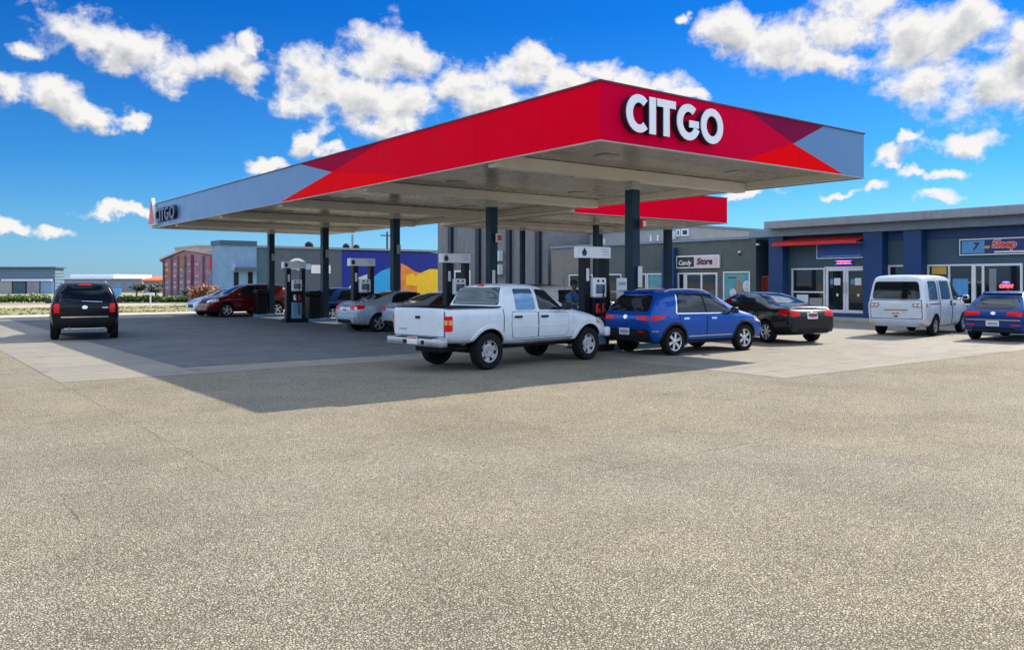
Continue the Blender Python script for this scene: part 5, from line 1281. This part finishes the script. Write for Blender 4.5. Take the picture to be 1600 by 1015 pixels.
# ---------------------------------------------------------------- crew cab pickup
def pickup(label, paint, L, W, H, heading, anchor, at):
    c = Car('pickup_truck', label, 'pickup truck', L, W, H, (5.0, 1.74, 1.72), paint, heading, anchor, at, None, M['glass_green'])
    zb = .52
    c.body([(.10, .10, .10, .60, 1.15, 1.235, .80, .835, .78), (.16, .16, .16, .54, 1.16, 1.24, .82, .855, .80), (.7, .7, .7, zb, 1.16, 1.24, .825, .86, .80), (1.42, 1.42, 1.42, zb, 1.155, 1.235, .825, .86, .80), (1.56, 1.56, 1.56, zb, 1.155, 1.235, .825, .86, .80), (1.585, 1.585, 1.66, .48, 1.14, 1.64, .825, .86, .63), (1.62, 1.62, 1.72, .46, 1.13, 1.695, .825, .86, .635), (2.1, 2.1, 2.1, .44, 1.12, 1.73, .825, .86, .65), (2.7, 2.7, 2.68, .44, 1.11, 1.72, .825, .86, .65), (3.0, 3.0, 2.96, .44, 1.105, 1.66, .825, .86, .64), (3.22, 3.22, 3.22, .44, 1.10, 1.49, .825, .86, .66), (3.58, 3.58, 3.62, .44, 1.09, 1.19, .825, .86, .72), (4.0, 4.0, 4.0, .44, 1.03, 1.125, .82, .855, .72), (4.55, 4.55, 4.52, .46, .92, 1.03, .81, .84, .70), (4.86, 4.86, 4.82, .50, .76, .88, .76, .79, .64)],
           [(1.18, .37), (4.18, .37)], .455, cuts=[(.19, 1.50, -.70, .70, .78, 1.5)])
    c.both('window', rounded([(1.93, 1.17), (2.50, 1.165), (2.50, 1.60), (1.97, 1.605)], .05), M['glass_sky'], off=.007)
    c.both('window', rounded([(2.60, 1.165), (3.36, 1.15), (3.12, 1.40), (2.94, 1.57), (2.60, 1.60)], .05), M['glass'], off=.007)
    c.sheet('rear_window', [(rounded([(-.70, 1.275), (.70, 1.275), (.595, 1.635), (-.595, 1.635)], .06), 'rear')], M['glass_green'], off=.008, cell=.06)
    c.sheet('windscreen', [(rounded([(-.68, 1.24), (.68, 1.24), (.57, 1.64), (-.57, 1.64)], .06), 'front')], M['glass'], off=.008, cell=.06)
    c.sheet('brake_light', [(rounded([(-.10, 1.655), (.10, 1.655), (.09, 1.685), (-.09, 1.685)], .012), 'rear')], M['red_lens'], off=.012, thick=.012)
    c.door([(1.83, .60), (2.54, .60), (2.54, 1.12), (1.80, 1.13), (1.78, .85)], (1.96, 1.03), M['trim'])
    c.door([(2.575, .60), (3.44, .60), (3.50, .80), (3.48, 1.08), (2.575, 1.12)], (2.74, 1.02), M['trim'])
    for ax in ('L', 'R'):
        c.sheet('crease_trim', [([(1.83, .815), (3.46, .815), (3.46, .835), (1.83, .835)], ax)], c.paint, off=.016, thick=.016)
        c.sheet('cab_gap', [([(1.555, .56), (1.572, .56), (1.572, 1.20), (1.555, 1.20)], ax)], M['gap'], off=.004, thick=.01)
        c.sheet('sill', [([(1.66, .49), (3.66, .49), (3.66, .55), (1.66, .55)], ax)], M['trim'], off=.004)
    for x in (1.18, 4.18): c.arch_lip(x, .37, .455, .53, c.paint, off=.03, zmin=.50, name='wheel_flare')
    tg = c.sheet('tailgate', [(rounded([(-.755, .70), (.755, .70), (.755, 1.215), (-.755, 1.215)], .03), 'rear')], c.paint, off=.02, thick=.03)
    c.sheet('tailgate_gap', [([(-.775, .685), (.775, .685), (.775, 1.23), (-.775, 1.23)], 'rear')], M['gap'], off=.003, thick=.006, parent=tg)
    c.sheet('handle', [(rounded([(-.07, 1.03), (.07, 1.03), (.07, 1.08), (-.07, 1.08)], .01), 'rear')], M['trim'], off=.034, thick=.02, parent=tg)
    c.sheet('badge', [([(-.0 + .34, .80), (.60, .80), (.60, .83), (.34, .83)], 'rear')], M['steel_bumper'], off=.024, thick=.006, parent=tg)
    for sg in (-1, 1):
        sd_ = 'L' if sg > 0 else 'R'
        t = c.sheet('taillight', [(rounded([(sg * .77, .80), (sg * .835, .80), (sg * .835, 1.09), (sg * .77, 1.09)], .02), 'rear'), (rounded([(.11, .80), (.215, .80), (.215, 1.09), (.11, 1.09)], .03), sd_)], M['red_lens'], off=.016)
        c.sheet('amber_band', [([(.13, .92), (.215, .92), (.215, 1.01), (.13, 1.01)], sd_), ([(sg * .773, .92), (sg * .83, .92), (sg * .83, 1.01), (sg * .773, 1.01)], 'rear')], M['amber_lens'], off=.019, thick=.006, parent=t)
        c.sheet('headlight', [(rounded([(sg * .48, .76), (sg * .74, .76), (sg * .75, .90), (sg * .50, .88)], .03), 'front'), (rounded([(4.58, .80), (4.80, .78), (4.78, .90), (4.60, .93)], .02), sd_)], M['clear_lens'], off=.014)
        c.sheet('indicator', [(rounded([(4.46, .82), (4.57, .81), (4.57, .90), (4.47, .92)], .02), sd_)], M['amber_lens'], off=.014)
    c.sheet('grille', [(rounded([(-.44, .76), (.44, .76), (.46, .90), (-.46, .90)], .03), 'front')], M['trim'], off=.014)
    b = c.boxp('rear_bumper', M['steel_bumper'], (-.06, .12, -.84, .84, .50, .66), .03, seg=3)
    c.boxp('bumper_step', M['trim'], (-.055, .09, -.55, .55, .661, .675), .004, b)
    c.boxp('hitch', M['trim'], (-.075, .0, .20, .30, .54, .62), .01, b)
    c.boxp('hitch', M['trim'], (-.075, .0, -.34, -.26, .54, .62), .01, b)
    pl = c.boxp('number_plate', M['plate'], (-.075, -.062, -.16, .16, .535, .675), .004)
    c.boxp('plate_header', M['plate_ink_red'], (-.079, -.0755, -.15, .15, .645, .67), 0, pl)
    c.boxp('front_bumper', c.paint, (4.80, 5.0, -.82, .82, .50, .72), .05, seg=3)
    c.boxp('underframe', M['gap'], (.3, 4.6, -.38, .38, .36, .50), .02); c.boxp('rear_axle', M['gap'], (1.12, 1.24, -.62, .62, .30, .42), .03); c.boxp('leaf_spring', M['gap'], (.55, 1.8, -.56, -.48, .40, .46), .02)
    c.boxp('bed_rail_cap', M['trim'], (.14, 1.54, -.80, -.705, 1.240, 1.256), .004); c.boxp('bed_rail_cap', M['trim'], (.14, 1.54, .705, .80, 1.240, 1.256), .004)
    c.sheet('fuel_flap', [(rounded([(.62, 1.0), (.78, 1.0), (.78, 1.12), (.62, 1.12)], .03), 'R')], c.paint, off=.007, thick=.01)
    b = MB(); b.tube((3.62, -.74, 1.12), (3.40, -.78, 1.85), .006, n=6); c.fin(b.bm, 'aerial', M['trim'])
    c.mirror(3.28, 1.22, .84, M['trim'])
    c.wheels((1.18, 4.18), .75, .37, .25, 6, steel=True, rim=.60)
    return c
M['glass_sky'] = mat('silvered_window_film', (.11, .22, .36), .03, metal=.6, var=.02, spec=.8)
# ---------------------------------------------------------------- van
def van(label, paint, L, W, H, heading, anchor, at):
    c = Car('passenger_van', label, 'van', L, W, H, (4.7, 1.82, 1.95), paint, heading, anchor, at, None)
    c.body([(.06, .03, .11, .42, 1.05, 1.88, .80, .86, .68), (.12, .09, .18, .33, 1.06, 1.945, .86, .905, .74), (.6, .6, .62, .27, 1.06, 1.97, .87, .915, .76), (1.4, 1.4, 1.4, .25, 1.06, 1.975, .87, .915, .76), (2.3, 2.3, 2.3, .25, 1.06, 1.965, .87, .915, .76), (3.0, 3.0, 2.95, .25, 1.05, 1.91, .87, .915, .74), (3.5, 3.5, 3.42, .25, 1.05, 1.62, .87, .91, .68), (3.98, 3.98, 4.0, .26, 1.03, 1.20, .86, .90, .72), (4.35, 4.35, 4.33, .29, .92, 1.04, .83, .86, .70), (4.62, 4.62, 4.58, .34, .70, .82, .76, .79, .62)],
           [(.98, .33), (3.80, .33)], .40)
    c.sheet('rear_window', [(rounded([(-.74, 1.18), (.74, 1.18), (.66, 1.74), (-.66, 1.74)], .10), 'rear')], M['glass'], off=.008, cell=.07)
    c.both('window', rounded([(.42, 1.16), (1.22, 1.16), (1.22, 1.76), (.50, 1.76)], .06), M['glass_sky'], off=.008)
    c.both('window', rounded([(1.46, 1.16), (2.38, 1.16), (2.38, 1.76), (1.46, 1.76)], .06), M['glass_sky'], off=.03, thick=.03)
    c.both('window', rounded([(2.72, 1.16), (3.66, 1.14), (3.40, 1.45), (3.18, 1.70), (2.72, 1.74)], .06), M['glass'], off=.008)
    c.sheet('windscreen', [(rounded([(-.70, 1.26), (.70, 1.26), (.58, 1.80), (-.58, 1.80)], .08), 'front')], M['glass'], off=.008, cell=.07)
    P = rounded([(1.40, .36), (2.44, .36), (2.44, 1.80), (1.40, 1.80)], .07)
    for ax in ('R',):
        o = c.sheet('sliding_door', [(P, ax)], c.paint, off=.028, thick=.03)
        c.sheet('door_gap', [([(2.445, .40), (2.58, .40), (2.58, 1.78), (2.445, 1.78)], ax)], M['gap'], off=.003, thick=.006, parent=o); c.sheet('door_gap', [([(1.365, .40), (1.398, .40), (1.398, 1.78), (1.365, 1.78)], ax)], M['gap'], off=.003, thick=.006, parent=o)
        c.sheet('handle', [(rounded([(2.30, .95), (2.36, .95), (2.36, 1.12), (2.30, 1.12)], .02), ax)], M['trim'], off=.05, thick=.025, parent=o)
        c.sheet('slide_rail', [([(.40, 1.02), (1.38, 1.02), (1.38, 1.045), (.40, 1.045)], ax)], M['trim'], off=.006, thick=.008)
    c.door([(2.62, .38), (3.40, .38), (3.42, .70), (3.62, 1.10), (2.62, 1.12)], (2.78, 1.0), M['trim'])
    g = c.sheet('tailgate', [(rounded([(-.78, .58), (.78, .58), (.76, 1.14), (-.76, 1.14)], .05), 'rear')], c.paint, off=.012, thick=.014)
    c.sheet('tailgate_gap', [(rounded([(-.80, .56), (.80, .56), (.78, 1.16), (-.78, 1.16)], .05), 'rear')], M['gap'], off=.002, thick=.005, parent=g)
    c.sheet('garnish', [([(-.36, .835), (.36, .835), (.36, .85), (-.36, .85)], 'rear')], M['trim'], off=.028, thick=.02, parent=g)
    c.sheet('tailgate_handle', [(rounded([(-.05, .62), (.05, .62), (.05, .68), (-.05, .68)], .01), 'rear')], M['trim'], off=.02, thick=.02, parent=g)
    for sg in (-1, 1):
        sd_ = 'L' if sg > 0 else 'R'
        t = c.sheet('taillight', [(rounded([(sg * .52, .93), (sg * .80, .93), (sg * .80, 1.06), (sg * .50, 1.06)], .04), 'rear'), (rounded([(.10, .94), (.20, .95), (.20, 1.05), (.10, 1.06)], .02), sd_)], M['pale_lens'], off=.022, thick=.03)
        c.sheet('lens_spot', [(arc_pts(sg * .60, .995, .045, .045, 0, 340, 12), 'rear'), (arc_pts(sg * .72, .995, .045, .045, 0, 340, 12), 'rear')], M['clear_lens'], off=.026, thick=.006, cell=1, parent=t)
        c.sheet('headlight', [(rounded([(sg * .46, .70), (sg * .74, .72), (sg * .74, .88), (sg * .48, .84)], .03), 'front')], M['clear_lens'], off=.014)
        c.sheet('reflector', [(rounded([(sg * .70, .40), (sg * .80, .40), (sg * .80, .45), (sg * .70, .45)], .01), 'rear')], M['amber_lens'], off=.058, thick=.01)
    c.sheet('rear_bumper', [(rounded([(-.80, .36), (.80, .36), (.83, .54), (-.83, .54)], .05), 'rear')], c.paint, off=.05, thick=.06)
    c.plate(.74, 0, False, M['plate_ink_red'], off=.03, w=.17, h=.07)
    c.mirror(3.62, 1.20, .88, c.paint)
    c.wheels((.98, 3.80), .80, .33, .21, 6, steel=True, rim=.62)
    return c
M['pale_lens'] = mat('faded_red_lens', (.36, .22, .23), .2, coat=.8, var=.15, vscale=14)

# ---------------------------------------------------------------- the vehicles in the yard
pickup('white crew cab pickup truck with an open bed parked at the canopy edge', M['pickup_paint'], 5.10, 1.80, 1.73, rad(7), (1.18, -.86), gp(766, 577.5))
suv('bright blue SUV with silver wheels just right of the white pickup', M['blue_paint'], 4.30, 1.76, 1.60, rad(-2), (.88, -.91), (xf(1056, 13.36), 13.36), 'kia', .60, 6)
sedan('black sedan with red tail lights in front of the glass double doors', M['sedan_paint'], 4.7, 1.80, 1.48, rad(74), (.92, -.86), gp(1271, 533), plate=(.62, False, M['plate_ink_red']), rim_n=7)
van('white passenger van with wide dark rear window parked at the shops', M['van_paint'], 4.75, 1.86, 1.99, rad(8), (.02, -.91), (26.4, 12.87))
suv('dark blue hatchback with a chrome badge at the right edge beside the van', M['dark_blue_paint'], 4.4, 1.80, 1.50, rad(4), (.05, .90), wp(1502, 25.2), 'hatch', .60, 5, clad=False, cat='car', name='hatchback_car', rails=False)
suv('black SUV seen squarely from behind at the far left of the yard', M['black_paint'], 4.7, 1.88, 1.74, rad(80), (.88, 0), (gp(127, 530)[0] + .15, gp(127, 530)[1] + .3), 'jeep', .6, 5)
suv('maroon SUV facing left beside the farthest column', M['maroon_paint'], 4.5, 1.84, 1.70, rad(183), (3.52, .91), (xf(355, 41.6), 41.6), 'maroon', .6, 5, clad=False, rails=False)
sedan('silver car half hidden behind the maroon SUV on the left', M['silver'], 4.5, 1.78, 1.46, rad(181), (4.42, 0), (xf(298, 44.3), 44.3), rim_n=5)
sedan('silver sedan with its tail beside the fourth column and blue kerb', M['silver'], 4.5, 1.74, 1.47, rad(0), (.92, -.89), (xf(593, 25.95), 25.95), plate=(.6, False, None), rim_n=5)
sedan('silver sedan with a yellow number plate just left of the pickup tailgate', M['silver'], 4.4, 1.68, 1.44, rad(0), (.03, 0), (xf(612, 24.98), 24.98), plate=(.34, True, M['plate_ink_blue']), rim_n=5)
suv('maroon hatchback with its curved tail right beside a pump left of the pickup cab', M['maroon_paint'], 4.1, 1.66, 1.60, rad(0), (.05, .0), (xf(684, 23.22), 23.22), 'hatch', .6, 5, clad=False, name='hatchback_car', rails=False)
suv('dark blue car with a pink tail light behind the fourth column', M['dark_blue_paint'], 4.3, 1.78, 1.52, rad(2), (.10, -.86), (xf(497, 35.25), 35.25), 'hatch', .6, 5, clad=False, name='hatchback_car', rails=False)
suv('white SUV mostly hidden behind the cab of the white pickup', M['white_car'], 4.5, 1.84, 1.66, rad(1), (2.2, 0), (xf(890, 18.9), 18.9), 'plain', .6, 5, clad=False, rails=False)
suv('black SUV roof showing above the white car behind the pickup cab', M['black_paint'], 4.5, 1.84, 1.70, rad(1), (2.2, 0), (xf(858, 25.0), 25.0), 'plain', .6, 5, clad=False, rails=False)

# ================================================================ the man at the pump
M['skin'] = mat('skin', (.16, .085, .055), .55, var=.05); M['hair'] = mat('hair', (.012, .010, .009), .7); M['shirt_blue'] = mat('shirt_blue', (.02, .14, .42), .8, var=.08); M['jeans'] = mat('dark_jeans', (.02, .025, .05), .85, var=.1)
def skin_mesh(name, verts, edges, root, m, parent, sub=2):
    me = bpy.data.meshes.new(name); me.from_pydata([v[:3] for v in verts], edges, []); o = link(bpy.data.objects.new(name, me))
    o.modifiers.new('k', 'SKIN'); sv = me.skin_vertices[0].data
    for i, v in enumerate(verts): sv[i].radius = (v[3], v[4] if len(v) > 4 else v[3])
    sv[root].use_root = True
    md = o.modifiers.new('s', 'SUBSURF'); md.levels = md.render_levels = sub
    bpy.context.view_layer.update(); m2 = bpy.data.meshes.new_from_object(o.evaluated_get(bpy.context.evaluated_depsgraph_get())); bpy.data.objects.remove(o)
    return mesh_obj(name, m2, m, parent, 180)
def person():
    T = thing('person', 'person in a blue shirt standing at the nearest pump with an arm reaching to it', 'person', (14.70, COLY[0] + 1.0, 0), rad(-70))
    # local +x is the way he faces; left arm hangs, right arm reaches to the pump
    V = [(0, 0, .95, .13, .15), (0, 0, 1.10, .12, .15), (.02, 0, 1.28, .125, .17), (.03, 0, 1.42, .09, .13), (.06, 0, 1.50, .055), (.08, 0, 1.56, .06), (.10, 0, 1.63, .085, .075), (.10, 0, 1.71, .085, .075), (.09, 0, 1.77, .05),
         (.02, .19, 1.41, .055), (.0, .24, 1.14, .042), (.10, .25, .90, .030), (.13, .25, .83, .026),
         (.02, -.19, 1.41, .055), (.16, -.26, 1.20, .042), (.40, -.24, 1.16, .030), (.48, -.23, 1.16, .026),
         (0, .10, .88, .09), (.02, .11, .48, .062), (-.01, .11, .09, .042), (.14, .12, .04, .035),
         (0, -.10, .88, .09), (.02, -.11, .48, .062), (-.01, -.11, .09, .042), (.14, -.12, .04, .035)]
    E = [(0, 1), (1, 2), (2, 3), (3, 4), (4, 5), (5, 6), (6, 7), (7, 8), (3, 9), (9, 10), (10, 11), (11, 12), (3, 13), (13, 14), (14, 15), (15, 16), (0, 17), (17, 18), (18, 19), (19, 20), (0, 21), (21, 22), (22, 23), (23, 24)]
    for base, d in ((12, Vector((.25, 0, -1)).normalized()), (16, Vector((1, .05, -.1)).normalized())):
        p = Vector(V[base][:3]); side = Vector((1, 0, .25)).normalized() if base == 12 else Vector((0, .3, -1)).normalized()
        for k, ln in enumerate((.085, .095, .088, .070)):
            a = p + d * .03 + side * (.03 - .02 * k); i = len(V); c = a + d * ln * .55; e = a + d * ln + side.cross(d) * .012
            V += [(*a, .010), (*c, .009), (*e, .008)]; E += [(base, i), (i, i + 1), (i + 1, i + 2)]
        a = p + side * .035; c = p + side * .06 + d * .05; i = len(V); V += [(*a, .012), (*c, .010)]; E += [(base, i), (i, i + 1)]
    b = skin_mesh('body', V, E, 0, M['skin'], T)
    S = [(0, 0, .93, .15, .175), (0, 0, 1.10, .145, .175), (.02, 0, 1.28, .15, .195), (.03, 0, 1.42, .11, .15), (.04, 0, 1.47, .075), (.02, .19, 1.41, .075), (.01, .225, 1.24, .068), (.02, -.19, 1.41, .075), (.11, -.235, 1.27, .068)]
    skin_mesh('shirt', S, [(0, 1), (1, 2), (2, 3), (3, 4), (3, 5), (5, 6), (3, 7), (7, 8)], 1, M['shirt_blue'], T)
    J = [(0, 0, .95, .14, .165), (0, .10, .87, .105), (.02, .11, .48, .08), (-.01, .11, .08, .065), (0, -.10, .87, .105), (.02, -.11, .48, .08), (-.01, -.11, .08, .065)]
    skin_mesh('trousers', J, [(0, 1), (1, 2), (2, 3), (0, 4), (4, 5), (5, 6)], 0, M['jeans'], T)
    MB().ball((.075, 0, 1.735), .105, 3, (1, .86, .85)).build('hair', M['hair'], T, 180)
    for s in (-1, 1):
        MB().box(-.07, .22, s * .115 - .05, s * .115 + .05, 0, .075, .025, 2).build('shoe', M['hair'], T, 40)
        MB().ball((.10, s * .083, 1.67), .028, 2, (.6, .4, 1)).build('ear', M['skin'], T, 180)
    MB().ball((.19, 0, 1.665), .02, 2, (1, .7, 1.1)).build('nose', M['skin'], T, 180)
person()
bpy.context.view_layer.update()
